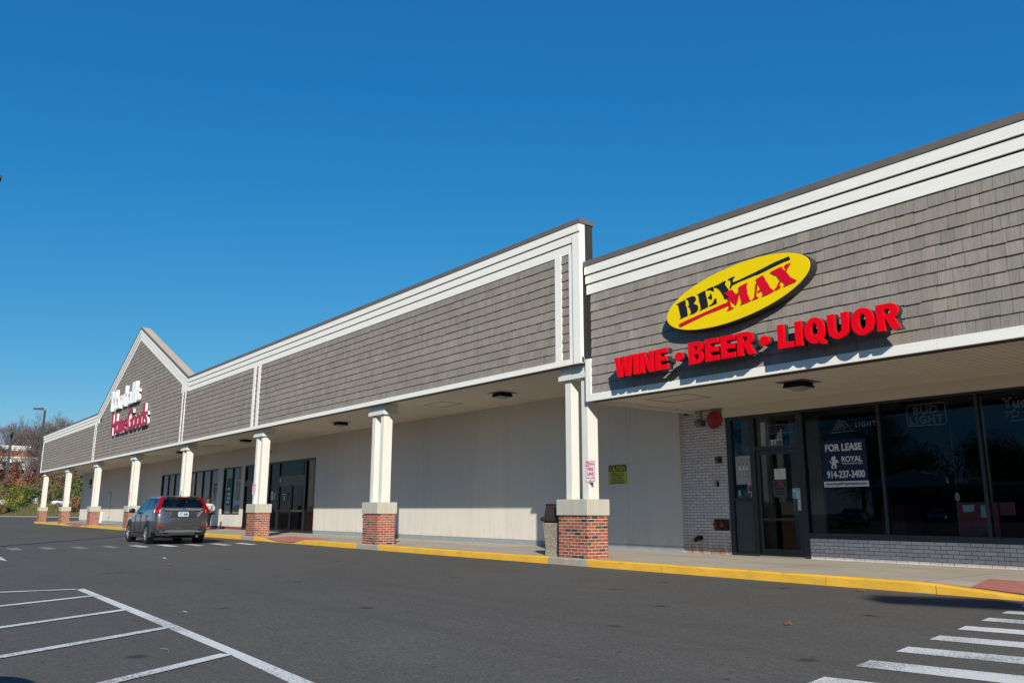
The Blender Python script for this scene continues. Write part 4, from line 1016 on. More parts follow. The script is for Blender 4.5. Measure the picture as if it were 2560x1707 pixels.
t = plate('notice', 'second white notice on the frame beside the entrance doors', 'notice', -38.33, -38.12, 1.66, 1.98, W1+.083, 'paper_dull', .003); bars(t, -38.31, -38.14, [1.90, 1.85, 1.80, 1.74], .018)
t = plate('door_sticker', 'blue strip and white arrow sticker on the left entrance door', 'sticker', -37.32, -36.55, 1.83, 1.92, W1+.04, 'navy', .002); bars(t, -37.2, -36.7, [1.86], .028, 'poster_white')
m = MB(); m.box(-37.0, -36.9, t['yf'], t['yf']+.002, 1.60, 1.79); part(m, 'arrow', 'poster_white', t)
t = thing('door_number', 'small white digit above the entrance doors', 'number', (-37.5, W1+.02, 2.48)); m = MB(); text(m, '8', (-37.55, W1+.033, 2.46), .09, .14, bold=.012); part(m, 'digit', 'paper', t)

# ------------------------------------------------------------------ fixtures on walls and soffits
def lamp():
    t = thing('canopy_light', 'black square light fixture under the soffit of the corner store', 'light fixture', (-8.60, 1.62, 3.52), group='square lights under the canopy')
    m = MB(); m.box(-.30, .30, -.30, .30, -.012, -.002); m.build('flange', 'dull_steel', t)
    m = MB(); m.hexa([(-.21, -.21, -.115), (.21, -.21, -.115), (.21, .21, -.115), (-.21, .21, -.115), (-.18, -.18, -.012), (.18, -.18, -.012), (.18, .18, -.012), (-.18, .18, -.012)]); m.build('housing', 'black', t)
    m = MB()
    for i in range(4):
        k = .19-i*.035; k2 = .19-(i+1)*.035; za, zb = -.116-.014*i, -.116-.014*(i+1)
        m.hexa([(-k2, -k2, zb), (k2, -k2, zb), (k2, k2, zb), (-k2, k2, zb), (-k, -k, za), (k, -k, za), (k, k, za), (-k, k, za)])
    m.build('lens', 'lens_grey', t); return t
LP = lamp()
for x, lb in ((-17.79, 'black square light under the soffit between the two nearest columns of the long store'), (-27.65, 'black square light under the soffit in front of the blank wall, beyond the trash can'), (-37.35, 'black square light under the soffit in front of the entrance doors'), (-47.2, 'black square light under the soffit near the wide window'), (-76.84, 'black square light under the soffit by the far end of the long store')):
    dup(LP, (x, 1.62, 4.335), label=lb)

t = thing('alarm_gong', 'big round red fire alarm gong high on the white brick pier', 'alarm', (-12.2, W2, 3.25)); m = MB(); m.smooth = True; m.lathe([(.04, 0), (.13, -.012), (.19, -.03), (.213, -.06), (.215, -.075), (.205, -.082), (.19, -.078), (.12, -.09), (.05, -.105), (.0, -.11)], 36, (-12.205, W2, 3.257), 'y', False); part(m, 'gong', 'alarm_red', t, smooth_angle=50); m = MB(); m.box(-12.26, -12.15, W2-.01, W2+.01, 3.2, 3.31); part(m, 'back_box', 'black', t)
t = thing('alarm_bell', 'grey motor bell with conduit beside the red gong', 'alarm', (-12.7, W2, 3.2)); m = MB(); m.smooth = True; m.lathe([(.0, -.15), (.05, -.15), (.07, -.12), (.085, -.06), (.10, -.02), (.10, 0)], 20, (-12.68, W2-.02, 3.215), 'y'); part(m, 'bell', 'dull_steel', t, smooth_angle=40); m = MB(); m.box(-12.66, -12.52, W2-.06, W2, 3.14, 3.28); part(m, 'junction_box', 'panel_grey', t); m = MB(); m.tube([(-12.62, W2-.03, 3.28), (-12.62, W2-.03, 3.52)], .014, 8); part(m, 'conduit', 'dull_steel', t)
t = thing('conduit_box', 'small dark conduit clamp just under the soffit on the brick pier', 'box', (-13.05, W2, 3.4)); m = MB(); m.bbox(-13.14, -13.04, W2-.05, W2, 3.44, 3.50, .006); m.bbox(-13.00, -12.90, W2-.05, W2, 3.445, 3.50, .006); part(m, 'box', 'panel_grey', t)
t = thing('key_box', 'small black box with white mark on the brick pier at head height', 'box', (-12.16, W2, 2.25)); m = MB(); m.bbox(-12.245, -12.085, W2-.055, W2, 2.235, 2.385, .008); part(m, 'case', 'black_plastic', t); m = MB(); m.box(-12.225, -12.175, W2-.058, W2-.054, 2.268, 2.28); m.box(-12.172, -12.162, W2-.058, W2-.054, 2.335, 2.36); part(m, 'mark', 'paper', t)
t = thing('card_reader', 'small grey card reader on the brick pier above the hose valves', 'box', (-12.26, W2, 1.70)); m = MB(); m.bbox(-12.31, -12.235, W2-.05, W2, 1.69, 1.82, .008); part(m, 'case', 'lens_grey', t); m = MB(); m.bbox(-12.235, -12.205, W2-.048, W2, 1.692, 1.818, .004); part(m, 'side_plate', 'black_plastic', t)
t = thing('hose_connection', 'black plate with two red fire hose caps low on the brick pier', 'valve', (-12.17, W2, .70)); m = MB()
m.prism([(x, W2-.022, z) for x, z in [(-12.36, .70), (-11.98, .70), (-11.955, .725), (-11.955, .925), (-11.98, .95), (-12.36, .95), (-12.385, .925), (-12.385, .725)]], (0, .03, 0)); part(m, 'plate', 'black_plastic', t)
for cx in (-12.325, -12.135):
    m = MB(); m.lathe([(.062, 0), (.062, -.045), (.055, -.055), (.03, -.058), (.02, -.07), (0, -.07)], 8, (cx, W2-.022, .83), 'y'); part(m, 'cap', 'alarm_red', t)
t = thing('wall_spout', 'short black drain spout sticking out low on the rusty white bricks', 'spout', (-12.8, W2, .44)); m = MB(); m.tube([(-12.78, W2+.01, .515), (-12.82, W2-.10, .50), (-12.87, W2-.16, .45)], [.055, .055, .052], 12); part(m, 'pipe', 'black_plastic', t)
t = thing('wall_lamp', 'small grey flood lamp on the wall above the entrance doors', 'lamp', (-38.6, W1, 3.9)); m = MB(); m.tube([(-38.75, W1, 3.95), (-38.6, W1-.25, 3.98)], .03, 6); m.lathe([(.10, 0), (.13, .18), (.0, .19)], 12, (-38.5, W1-.3, 3.9), 'x'); part(m, 'lamp_head', 'dull_steel', t)
t = thing('wall_horn', 'round grey horn high on the far end wall of the long store', 'horn', (-78.9, W1, 3.4)); m = MB(); m.lathe([(.25, 0), (.25, -.12), (.0, -.14)], 18, (-78.86, W1, 3.50), 'y'); part(m, 'horn', 'panel_grey', t); m = MB(); m.box(-78.96, -78.76, W1-.1, W1, 2.98, 3.15); part(m, 'box', 'dull_steel', t)

# trash cans
def trash():
    t = thing('trash_can', 'pebbled concrete trash can with brown hood left of the double column', 'trash can', (-14.12, .43, KH), group='pebbled trash cans')
    def ring(w, z): return [(-w, -w, z), (w, -w, z), (w, w, z), (-w, w, z)]
    m = MB(); rs = [(.215, 0), (.215, .10), (.205, .115), (.255, .705), (.245, .72), (.0, .72)]
    for (w, z), (w2, z2) in zip(rs, rs[1:]):
        a, c = ring(w, z), ring(w2, z2)
        for i in range(4): k = (i+1) % 4; m.poly([a[i], a[k], c[k], c[i]] if w2 else [a[i], a[k], (0, 0, z2)])
    m.build('concrete_body', 'pebble', t)
    m = MB(); m.box(-.235, .235, -.235, .235, .715, .76); m.build('liner', 'black_plastic', t)
    m = MB(); m.bbox(-.30, .30, -.30, .30, .755, .845, .018); m.hexa([(-.235, -.235, .84), (.235, -.235, .84), (.235, .235, .84), (-.235, .235, .84), (-.20, -.20, 1.12), (.20, -.20, 1.12), (.20, .20, 1.12), (-.20, .20, 1.12)]); m.bbox(-.215, .215, -.215, .215, 1.105, 1.14, .014)
    m.build('hood', 'brown_plastic', t)
    m = MB()
    m.hexa([(-.15, -.238, .87), (.15, -.238, .87), (.15, -.20, .87), (-.15, -.20, .87), (-.13, -.216, 1.07), (.13, -.216, 1.07), (.13, -.19, 1.07), (-.13, -.19, 1.07)])
    m.hexa([(.238, -.15, .87), (.238, .15, .87), (.20, .15, .87), (.20, -.15, .87), (.216, -.13, 1.07), (.216, .13, 1.07), (.19, .13, 1.07), (.19, -.13, 1.07)])
    m.build('flap', 'brown_plastic', t); return t
TC = trash()
dup(TC, (-23.15, .72, KH), label='pebbled trash can with brown hood half hidden behind the middle column')
# ------------------------------------------------------------------ vehicles
def loft_body(st, paint, root, glass_cells, sub=2):
    """st: stations front to rear, each 10 points (x, y>=0, z) from keel to roof centre; mirrored, capped, smoothed, then cut into body and glass"""
    bm = bmesh.new(); N = len(st[0]); grid = []
    for s_ in st:
        row = [bm.verts.new(p) for p in s_]; mir = [bm.verts.new((p[0], -p[1], p[2])) if p[1] > 1e-5 else row[k] for k, p in enumerate(s_)]
        grid.append((row, mir))
    gset = set()
    for i in range(len(st)-1):
        for side in (0, 1):
            A, B = grid[i][side], grid[i+1][side]
            for k in range(N-1):
                q = [A[k], B[k], B[k+1], A[k+1]]
                q2 = []
                for v in q:
                    if v not in q2: q2.append(v)
                f = bm.faces.new(q2); f.material_index = 1 if (i, k) in glass_cells else 0
    for e, name in ((0, 'front'), (len(st)-1, 'rear')):
        row, mir = grid[e]
        for k in range(0, N-1):
            q = []
            for v in (row[k], row[k+1], mir[k+1], mir[k]):
                if v not in q: q.append(v)
            if len(q) > 2:
                f = bm.faces.new(q); f.material_index = 1 if (name, k) in glass_cells else 0
    bmesh.ops.recalc_face_normals(bm, faces=bm.faces)
    me = bpy.data.meshes.new('loft'); bm.to_mesh(me); bm.free()
    cr = me.attributes.new('crease_edge', 'FLOAT', 'EDGE')
    gl = {}
    for p in me.polygons:
        for ek in p.edge_keys: gl.setdefault(tuple(sorted(ek)), []).append(p.material_index)
    for e in me.edges:
        mi = gl.get(tuple(sorted(e.vertices)), [])
        if len(mi) == 2 and mi[0] != mi[1]: cr.data[e.index].value = 1.0
    cv = me.attributes.new('crease_vert', 'FLOAT', 'POINT'); cnt = {}
    for p in me.polygons:
        for v in p.vertices: cnt.setdefault(v, []).append(p.material_index)
    for v, q in cnt.items():
        if q.count(1) == 1: cv.data[v].value = .85
    ob = bpy.data.objects.new('loft', me); COL.objects.link(ob)
    md = ob.modifiers.new('s', 'SUBSURF'); md.levels = sub; md.render_levels = sub
    bpy.context.view_layer.update(); ev = ob.evaluated_get(bpy.context.evaluated_depsgraph_get()).to_mesh()
    out = []
    for mi in (0, 1):
        m = MB(); m.smooth = True; mp = {}
        for p in ev.polygons:
            if p.material_index != mi: continue
            idx = []
            for v in p.vertices:
                if v not in mp: mp[v] = len(m.v); m.v.append(tuple(ev.vertices[v].co))
                idx.append(mp[v])
            m._f(idx)
        out.append(m)
    bpy.data.objects.remove(ob); bpy.data.meshes.remove(me)
    b = out[0].build('body', paint, root, smooth_angle=38); g = out[1].build('window_glass', 'car_glass', root, smooth_angle=60)
    return b, g

def wheel(root, x, y, r, w, side):
    m = MB(); m.smooth = True; s = side
    m.lathe([(r*.62, y-s*w*.5), (r*.93, y-s*w*.5), (r, y-s*w*.36), (r, y+s*w*.36), (r*.95, y+s*w*.5), (r*.70, y+s*w*.5), (r*.66, y+s*w*.44)], 28, (x, 0, r), 'y', False)
    m.smooth = False; t = m.build('wheel', 'tyre', root, smooth_angle=35)
    m = MB(); m.lathe([(r*.68, y+s*w*.45), (r*.62, y+s*w*.40), (r*.60, y+s*w*.18), (0, y+s*w*.16)], 28, (x, 0, r), 'y', False); m.build('wheel_dish', 'car_trim', t)
    m = MB(); yo = y+s*w*.40
    m.lathe([(r*.70, yo+s*.012), (r*.62, yo+s*.012), (r*.60, yo-s*.03)], 28, (x, 0, r), 'y', False)
    for k in range(5):
        a = R(90+72*k)
        for da in (-.16, .16):
            ca, sa = math.cos(a+da), math.sin(a+da); px, pz_ = -math.sin(a), math.cos(a)
            p0 = (x+ca*.0+math.cos(a)*r*.12, 0, r+math.sin(a)*r*.12); p1 = (x+ca*r*.63, 0, r+sa*r*.63); q = .018
            m.hexa([(p0[0]-px*q, yo-s*.05, p0[2]-pz_*q), (p0[0]+px*q, yo-s*.05, p0[2]+pz_*q), (p1[0]+px*q, yo-s*.03, p1[2]+pz_*q), (p1[0]-px*q, yo-s*.03, p1[2]-pz_*q),
                    (p0[0]-px*q, yo-s*.005, p0[2]-pz_*q), (p0[0]+px*q, yo-s*.005, p0[2]+pz_*q), (p1[0]+px*q, yo+s*.008, p1[2]+pz_*q), (p1[0]-px*q, yo+s*.008, p1[2]-pz_*q)])
    m.lathe([(r*.17, yo-s*.03), (r*.17, yo+s*.004), (0, yo+s*.008)], 16, (x, 0, r), 'y', False)
    m.build('rim', 'alloy', t); return t

def sec(x, w, zb, zbelt, wt, zt, xr=None, xk=None, zl=.62):
    """cabin section; xr shifts the upper points, xk the middle ones"""
    xr = x if xr is None else xr
    return [(x, 0, zb), (x, w*.80, zb), (x, w*.965, zb+.10), (x, w, zl), (x, w*.985, zbelt-.13), (x, w*.955, zbelt), (x+(xr-x)*.06, w*.925, zbelt+.035), (xr, wt, zt-.115), (xr-(0 if xr == x else 0), wt-.12, zt-.03), (xr, 0, zt)]
def hood(x, w, zb, zh, zl=.62, crown=.035):
    return [(x, 0, zb), (x, w*.80, zb), (x, w*.965, zb+.10), (x, w, zl), (x, w*.975, zh-.13), (x, w*.91, zh-.055), (x, w*.84, zh-.022), (x, w*.60, zh), (x, w*.30, zh+crown*.7), (x, 0, zh+crown)]

def suv():
    t = thing('parked_suv', 'dark grey SUV standing on the asphalt with its brake lights and tailgate towards us', 'car', (-31.40, -3.28, 0), R(180-1.5))
    st = [hood(2.26, .62, .30, .74, .52, .02), hood(2.20, .80, .24, .84, .55), hood(1.95, .885, .22, .95), hood(1.45, .91, .22, 1.02), hood(.98, .91, .22, 1.07, crown=.03),
          sec(.86, .91, .22, 1.04, .70, 1.55, .22), sec(.50, .91, .22, 1.05, .68, 1.615, .05), sec(-.22, .91, .22, 1.07, .675, 1.655, -.26), sec(-.30, .91, .22, 1.07, .675, 1.657, -.34),
          sec(-1.02, .91, .22, 1.10, .665, 1.645, -1.08), sec(-1.10, .91, .22, 1.105, .665, 1.64, -1.16), sec(-1.62, .905, .24, 1.14, .645, 1.61, -1.58),
          sec(-1.86, .895, .28, 1.14, .63, 1.585, -1.76), sec(-2.12, .86, .34, 1.12, .615, 1.565, -1.90, zl=.66)]
    # rear face: bumper bulge and tailgate
    r = sec(-2.20, .80, .36, 1.09, .60, 1.54, -1.955, zl=.66)
    r[3] = (-2.275, .80, .62); r[2] = (-2.22, .78, .44); r[4] = (-2.25, .80, .90); r[5] = (-2.205, .79, 1.10); r[6] = (-2.16, .72, 1.215); r[7] = (-2.02, .615, 1.51); r[8] = (-1.98, .48, 1.575); r[9] = (-1.955, 0, 1.61)
    st.append(r)
    gc = {(i, 6) for i in (5, 6, 8, 10)} | {(4, 6), (4, 7), (4, 8)} | {('rear', 6)}
    gc = {(5, 6), (6, 6), (8, 6), (10, 6), (4, 7), (4, 8), ('rear', 6)}
    body, glass = loft_body(st, 'car_graphite', t, gc)
    # a cabin to see through the glass
    m = MB(); m.bbox(-1.7, 1.2, -.80, .80, .30, .98, .05)
    for x in (.15, -.85):
        for y in (-.42, .42): m.bbox(x-.5, x+.1, y-.25, y+.25, .8, 1.02, .06); m.hexa([(x-.52, y-.25, .95), (x-.38, y-.25, .95), (x-.38, y+.25, .95), (x-.52, y+.25, .95), (x-.66, y-.2, 1.38), (x-.57, y-.2, 1.38), (x-.57, y+.2, 1.38), (x-.66, y+.2, 1.38)]); m.bbox(x-.70, x-.60, y-.12, y+.12, 1.36, 1.54, .03)
    m.bbox(-1.9, -1.15, -.72, .72, .9, 1.0, .03); m.build('cabin', 'cabin_grey', t)
    # dark lower cladding, arches
    m = MB()
    for x in (1.33, -1.29):
        for s in (-1, 1):
            pts = []
            for k in range(13): a = R(180*k/12); pts.append((a, .445))
            for k in range(12):
                a0, a1 = pts[k][0], pts[k+1][0]; y = s*.905
                for ra, rb, ya, yb in ((.365, .445, y+s*.022, y+s*.012),):
                    p = [(x+ra*math.cos(a0), ya, .345+ra*math.sin(a0)), (x+rb*math.cos(a0), yb, .345+rb*math.sin(a0)), (x+rb*math.cos(a1), yb, .345+rb*math.sin(a1)), (x+ra*math.cos(a1), ya, .345+ra*math.sin(a1))]
                    m.prism(p, (0, -s*.05, 0))
            m.box(x-.445, x-.37, min(y-s*.04, y+s*.014), max(y-s*.04, y+s*.014), .24, .345); m.box(x+.37, x+.445, min(y-s*.04, y+s*.014), max(y-s*.04, y+s*.014), .24, .345)
    for s in (-1, 1): m.bbox(-.92, .96, min(s*.86, s*.925), max(s*.86, s*.925), .20, .34, .02)
    m.build('wheel_arch_trim', 'car_trim', t)
    for x in (1.33, -1.29):
        for s in (-1, 1): m = MB(); m.lathe([(.37, s*.70), (.37, s*.915), (0, s*.914)], 24, (x, 0, .345), 'y', False); m.build('wheel_well', 'black', t)
    for x in (1.33, -1.29):
        for s in (-1, 1): wheel(t, x, s*.83, .345, .225, s)
    # rear bumper lower, diffuser, exhaust
    m = MB()
    for s in (-1, 1):
        m.hexa([(-2.22, s*.30, .27), (-2.08, s*.80, .30), (-2.0, s*.75, .30), (-2.1, s*.3, .27), (-2.285, s*.42, .50), (-2.14, s*.865, .50), (-2.0, s*.86, .5), (-2.1, s*.42, .5)])
    m.bbox(-2.28, -2.0, -.42, .42, .30, .40, .02); m.build('bumper_trim', 'car_trim', t)
    m = MB(); m.hexa([(-2.285, -.62, .40), (-2.285, .62, .40), (-2.1, .62, .40), (-2.1, -.62, .40), (-2.30, -.50, .475), (-2.30, .50, .475), (-2.1, .50, .475), (-2.1, -.50, .475)]); m.build('bumper_strip', 'dull_steel', t)
    m = MB(); m.tube([(-1.9, -.52, .27), (-2.2, -.52, .26)], .035, 10); m.build('exhaust', 'dull_steel', t)
    m = MB(); m.box(-2.0, 1.9, -.7, .7, .19, .25); m.build('underbody', 'black', t)
    # tail lamps climbing the rear pillars
    for s in (-1, 1):
        m = MB(); m.smooth = False
        def strip(m, P):
            for a, c in zip(P, P[1:]): m.hexa([a[0], a[1], a[2], a[3], c[0], c[1], c[2], c[3]])
        P = []
        for z, yo, yi, xr, w in ((1.03, .90, .745, -2.195, .42), (1.14, .89, .735, -2.19, .36), (1.25, .83, .705, -2.135, .20), (1.38, .77, .66, -2.07, .11), (1.50, .71, .61, -2.005, .08), (1.565, .675, .58, -1.97, .06)):
            P.append([(xr+w, s*(yo+.012), z), (xr+.02, s*(yo-.005), z), (xr-.028, s*yi, z), (xr+.03, s*(yi-.03), z)])
        strip(m, P); o = m.build('tail_lamp', 'tail_red', t)
        m = MB()
        m.hexa([(-2.10, s*.917, 1.045), (-2.228, s*.748, 1.045), (-2.16, s*.74, 1.045), (-2.08, s*.86, 1.045), (-2.10, s*.907, 1.15), (-2.224, s*.74, 1.15), (-2.16, s*.73, 1.15), (-2.08, s*.85, 1.15)]); m.build('reversing_lens', 'tail_clear', o)
        m = MB(); m.hexa([(-2.155, s*.82, .535), (-2.272, s*.62, .535), (-2.2, s*.60, .535), (-2.1, s*.8, .535), (-2.155, s*.82, .60), (-2.278, s*.62, .60), (-2.2, s*.6, .6), (-2.1, s*.8, .6)]); m.build('bumper_reflector', 'tail_red', t)
    m = MB(); m.hexa([(-2.01, -.55, 1.535), (-2.01, .55, 1.535), (-1.7, .62, 1.56), (-1.7, -.62, 1.56), (-2.06, -.50, 1.578), (-2.06, .50, 1.578), (-1.7, .6, 1.615), (-1.7, -.6, 1.615)]); m.build('spoiler', 'car_graphite', t)
    m = MB(); m.box(-2.066, -2.0, -.17, .17, 1.55, 1.575); m.build('high_stop_lamp', 'tail_red', t)
    m = MB(); m.hexa([(-2.245, -.58, 1.13), (-2.245, .58, 1.13), (-2.15, .58, 1.13), (-2.15, -.58, 1.13), (-2.225, -.66, 1.175), (-2.225, .66, 1.175), (-2.12, .66, 1.175), (-2.12, -.66, 1.175)]); m.build('chrome_strip', 'dull_steel', t)
    m = MB(); m.bbox(-2.268, -2.18, -.40, .40, .90, 1.115, .02); m.build('plate_recess', 'car_trim', t)
    m = MB(); m.box(-2.278, -2.268, -.165, .165, .925, 1.08); p = m.build('number_plate', 'plate', t)
    m = MB(); m.box(-2.2795, -2.2785, -.16, .16, 1.05, 1.075); m.build('plate_band', 'plate_blue', p)
    m = MB(); text(m, 'CT A38', (-2.2805, .13, .955), .26, .075, u=(0, -1, 0), bold=.005); m.build('plate_lettering', 'plate_ink', p)
    m = MB()
    for y in (-.032, .032): m.hexa([(-2.25, y-.009, 1.125), (-2.25, y+.009, 1.125), (-2.2, y+.009, 1.125), (-2.2, y-.009, 1.125), (-2.235, y*1.25-.009, 1.20), (-2.235, y*1.25+.009, 1.20), (-2.18, y*1.25+.009, 1.20), (-2.18, y*1.25-.009, 1.20)])
    m.box(-2.252, -2.19, -.03, .03, 1.152, 1.166); m.tube([(-2.246, .055*math.cos(R(a)), 1.162+.05*math.sin(R(a))) for a in range(0, 361, 30)], .006, 6, False); m.build('emblem', 'chrome', t)
    m = MB(); m.hexa([(-2.272, -.47, .92), (-2.268, -.52, .92), (-2.2, -.52, .92), (-2.2, -.47, .92), (-2.255, -.58, 1.11), (-2.250, -.66, 1.11), (-2.18, -.66, 1.11), (-2.18, -.58, 1.11)]); m.build('tailgate_glint', 'silver', t)  # silver sliver stands in for a glint of light on the tailgate
    m = MB(); m.tube([(-2.185, 0, 1.215), (-2.165, .18, 1.235), (-2.15, .42, 1.25)], .012, 6); m.build('rear_wiper', 'black', t)
    m = MB(); m.tube([(-1.72, 0, 1.62), (-1.82, 0, 1.80)], [.012, .004], 6); m.build('antenna', 'black', t)
    for s in (-1, 1):
        m = MB(); m.bbox(.60, .78, min(s*.90, s*1.10), max(s*.90, s*1.10), 1.03, 1.19, .05); m.build('mirror', 'car_dark', t)
        for x in (-.15, -1.05): m = MB(); m.bbox(x-.1, x+.1, min(s*.895, s*.935), max(s*.895, s*.935), .925, .96, .012); m.build('door_handle', 'car_graphite', t)
        for x in (.55, -.26, -1.06): m = MB(); m.box(x-.005, x+.005, min(s*.90, s*.913), max(s*.90, s*.913), .36, .98); m.build('door_seam', 'black', t)
    for s in (-1, 1):
        m = MB(); m.hexa([(2.24, s*.52, .70), (2.05, s*.84, .74), (1.9, s*.84, .74), (2.0, s*.5, .7), (2.18, s*.52, .82), (1.98, s*.82, .88), (1.85, s*.82, .88), (2.0, s*.5, .82)]); m.build('headlight', 'tail_clear', t)
    return t
SUV = suv()

def sedan(paint, label, loc, rz, group):
    t = thing('parked_car', label, 'car', loc, rz, group)
    st = [hood(2.38, .60, .30, .60, .45, .02), hood(2.30, .82, .22, .72, .5), hood(1.95, .89, .19, .82, .55), hood(1.45, .91, .18, .89, .55), hood(1.02, .91, .18, .93, .55, .03),
          sec(.90, .91, .18, .93, .62, 1.33, .15, zl=.55), sec(.50, .91, .18, .94, .60, 1.42, -.05, zl=.55), sec(-.25, .91, .18, .95, .595, 1.45, -.30, zl=.55), sec(-.33, .91, .18, .95, .595, 1.45, -.38, zl=.55),
          sec(-1.05, .905, .18, .97, .58, 1.40, -.98, zl=.55), sec(-1.55, .90, .19, .99, .56, 1.30, -1.20, zl=.56), hood(-1.85, .88, .22, 1.03, .58, .02), hood(-2.25, .84, .28, 1.03, .6, .02), hood(-2.42, .74, .36, .96, .6, .02)]
    loft_body(st, paint, t, {(5, 6), (6, 6), (8, 6), (9, 6), (4, 7), (4, 8), (10, 7), (10, 8)})
    m = MB(); m.bbox(-1.5, 1.1, -.78, .78, .3, .9, .05)
    for x in (.0, -.9):
        for y in (-.4, .4): m.hexa([(x-.52, y-.25, .85), (x-.38, y-.25, .85), (x-.38, y+.25, .85), (x-.52, y+.25, .85), (x-.66, y-.2, 1.25), (x-.57, y-.2, 1.25), (x-.57, y+.2, 1.25), (x-.66, y+.2, 1.25)])
    m.build('cabin', 'cabin_grey', t)
    for x in (1.40, -1.38):
        for s in (-1, 1): m = MB(); m.lathe([(.365, s*.70), (.365, s*.912), (0, s*.911)], 24, (x, 0, .325), 'y', False); m.build('wheel_well', 'black', t)
    for x in (1.40, -1.38):
        for s in (-1, 1): wheel(t, x, s*.825, .325, .21, s)
    for s in (-1, 1):
        m = MB(); m.hexa([(2.36, s*.45, .58), (2.12, s*.84, .62), (2.0, s*.84, .62), (2.1, s*.45, .58), (2.28, s*.45, .67), (2.02, s*.83, .76), (1.9, s*.83, .76), (2.1, s*.45, .67)]); m.build('headlight', 'tail_clear', t)
        m = MB(); m.hexa([(-2.43, s*.38, .80), (-2.28, s*.84, .80), (-2.1, s*.84, .8), (-2.2, s*.38, .8), (-2.42, s*.38, .93), (-2.22, s*.85, .95), (-2.1, s*.84, .95), (-2.2, s*.38, .93)]); m.build('tail_lamp', 'tail_red', t)
        m = MB(); m.bbox(.62, .78, min(s*.90, s*1.08), max(s*.90, s*1.08), .93, 1.06, .04); m.build('mirror', paint, t)
    m = MB(); m.box(-2.455, -2.43, -.16, .16, .68, .80); m.build('number_plate', 'plate', t)
    m = MB(); m.bbox(2.30, 2.41, -.5, .5, .36, .56, .02); m.build('grille', 'car_trim', t)
    return t
# the cars whose reflections show in the shop glass, the one whose shadow reaches the bays, and the one behind the far columns
S1 = sedan('car_silver', 'silver sedan parked out in the lot, seen reflected in the first shop window', (-31.5, -36.0, 0), R(-119), 'cars parked out in the lot')
dup(S1, (-39.5, -66, 0), R(65), 'pale sedan with headlights, far reflected in the second shop window')
sedan('car_dark', 'black sedan in the bay beside the camera whose shadow falls on the bay lines', (-4.85, -14.0, 0), R(91), None)
sedan('car_white', 'pale car parked beyond the two farthest columns, half hidden by bushes', (-165.6, 16.8, 1.72), R(80), None)

# ------------------------------------------------------------------ the woman behind the SUV
def skinned(nodes, edges, name, mat, parent, sub=2, root_i=0):
    me = bpy.data.meshes.new(name); me.from_pydata([n[:3] for n in nodes], edges, []); ob = bpy.data.objects.new(name, me); COL.objects.link(ob)
    md = ob.modifiers.new('k', 'SKIN'); md.use_smooth_shade = True
    for i, n in enumerate(nodes):
        v = me.skin_vertices[0].data[i]; r = n[3]; v.radius = r if hasattr(r, '__len__') else (r, r); v.use_root = (i == root_i)
    s = ob.modifiers.new('s', 'SUBSURF'); s.levels = sub; s.render_levels = sub
    bpy.context.view_layer.update()
    m2 = bpy.data.meshes.new_from_object(ob.evaluated_get(bpy.context.evaluated_depsgraph_get())); bpy.data.objects.remove(ob); bpy.data.meshes.remove(me)
    m2.materials.clear(); m2.materials.append(mt(mat)); m2.name = name
    for p in m2.polygons: p.use_smooth = True
    o = bpy.data.objects.new(name, m2); COL.objects.link(o); o.parent = parent; return o

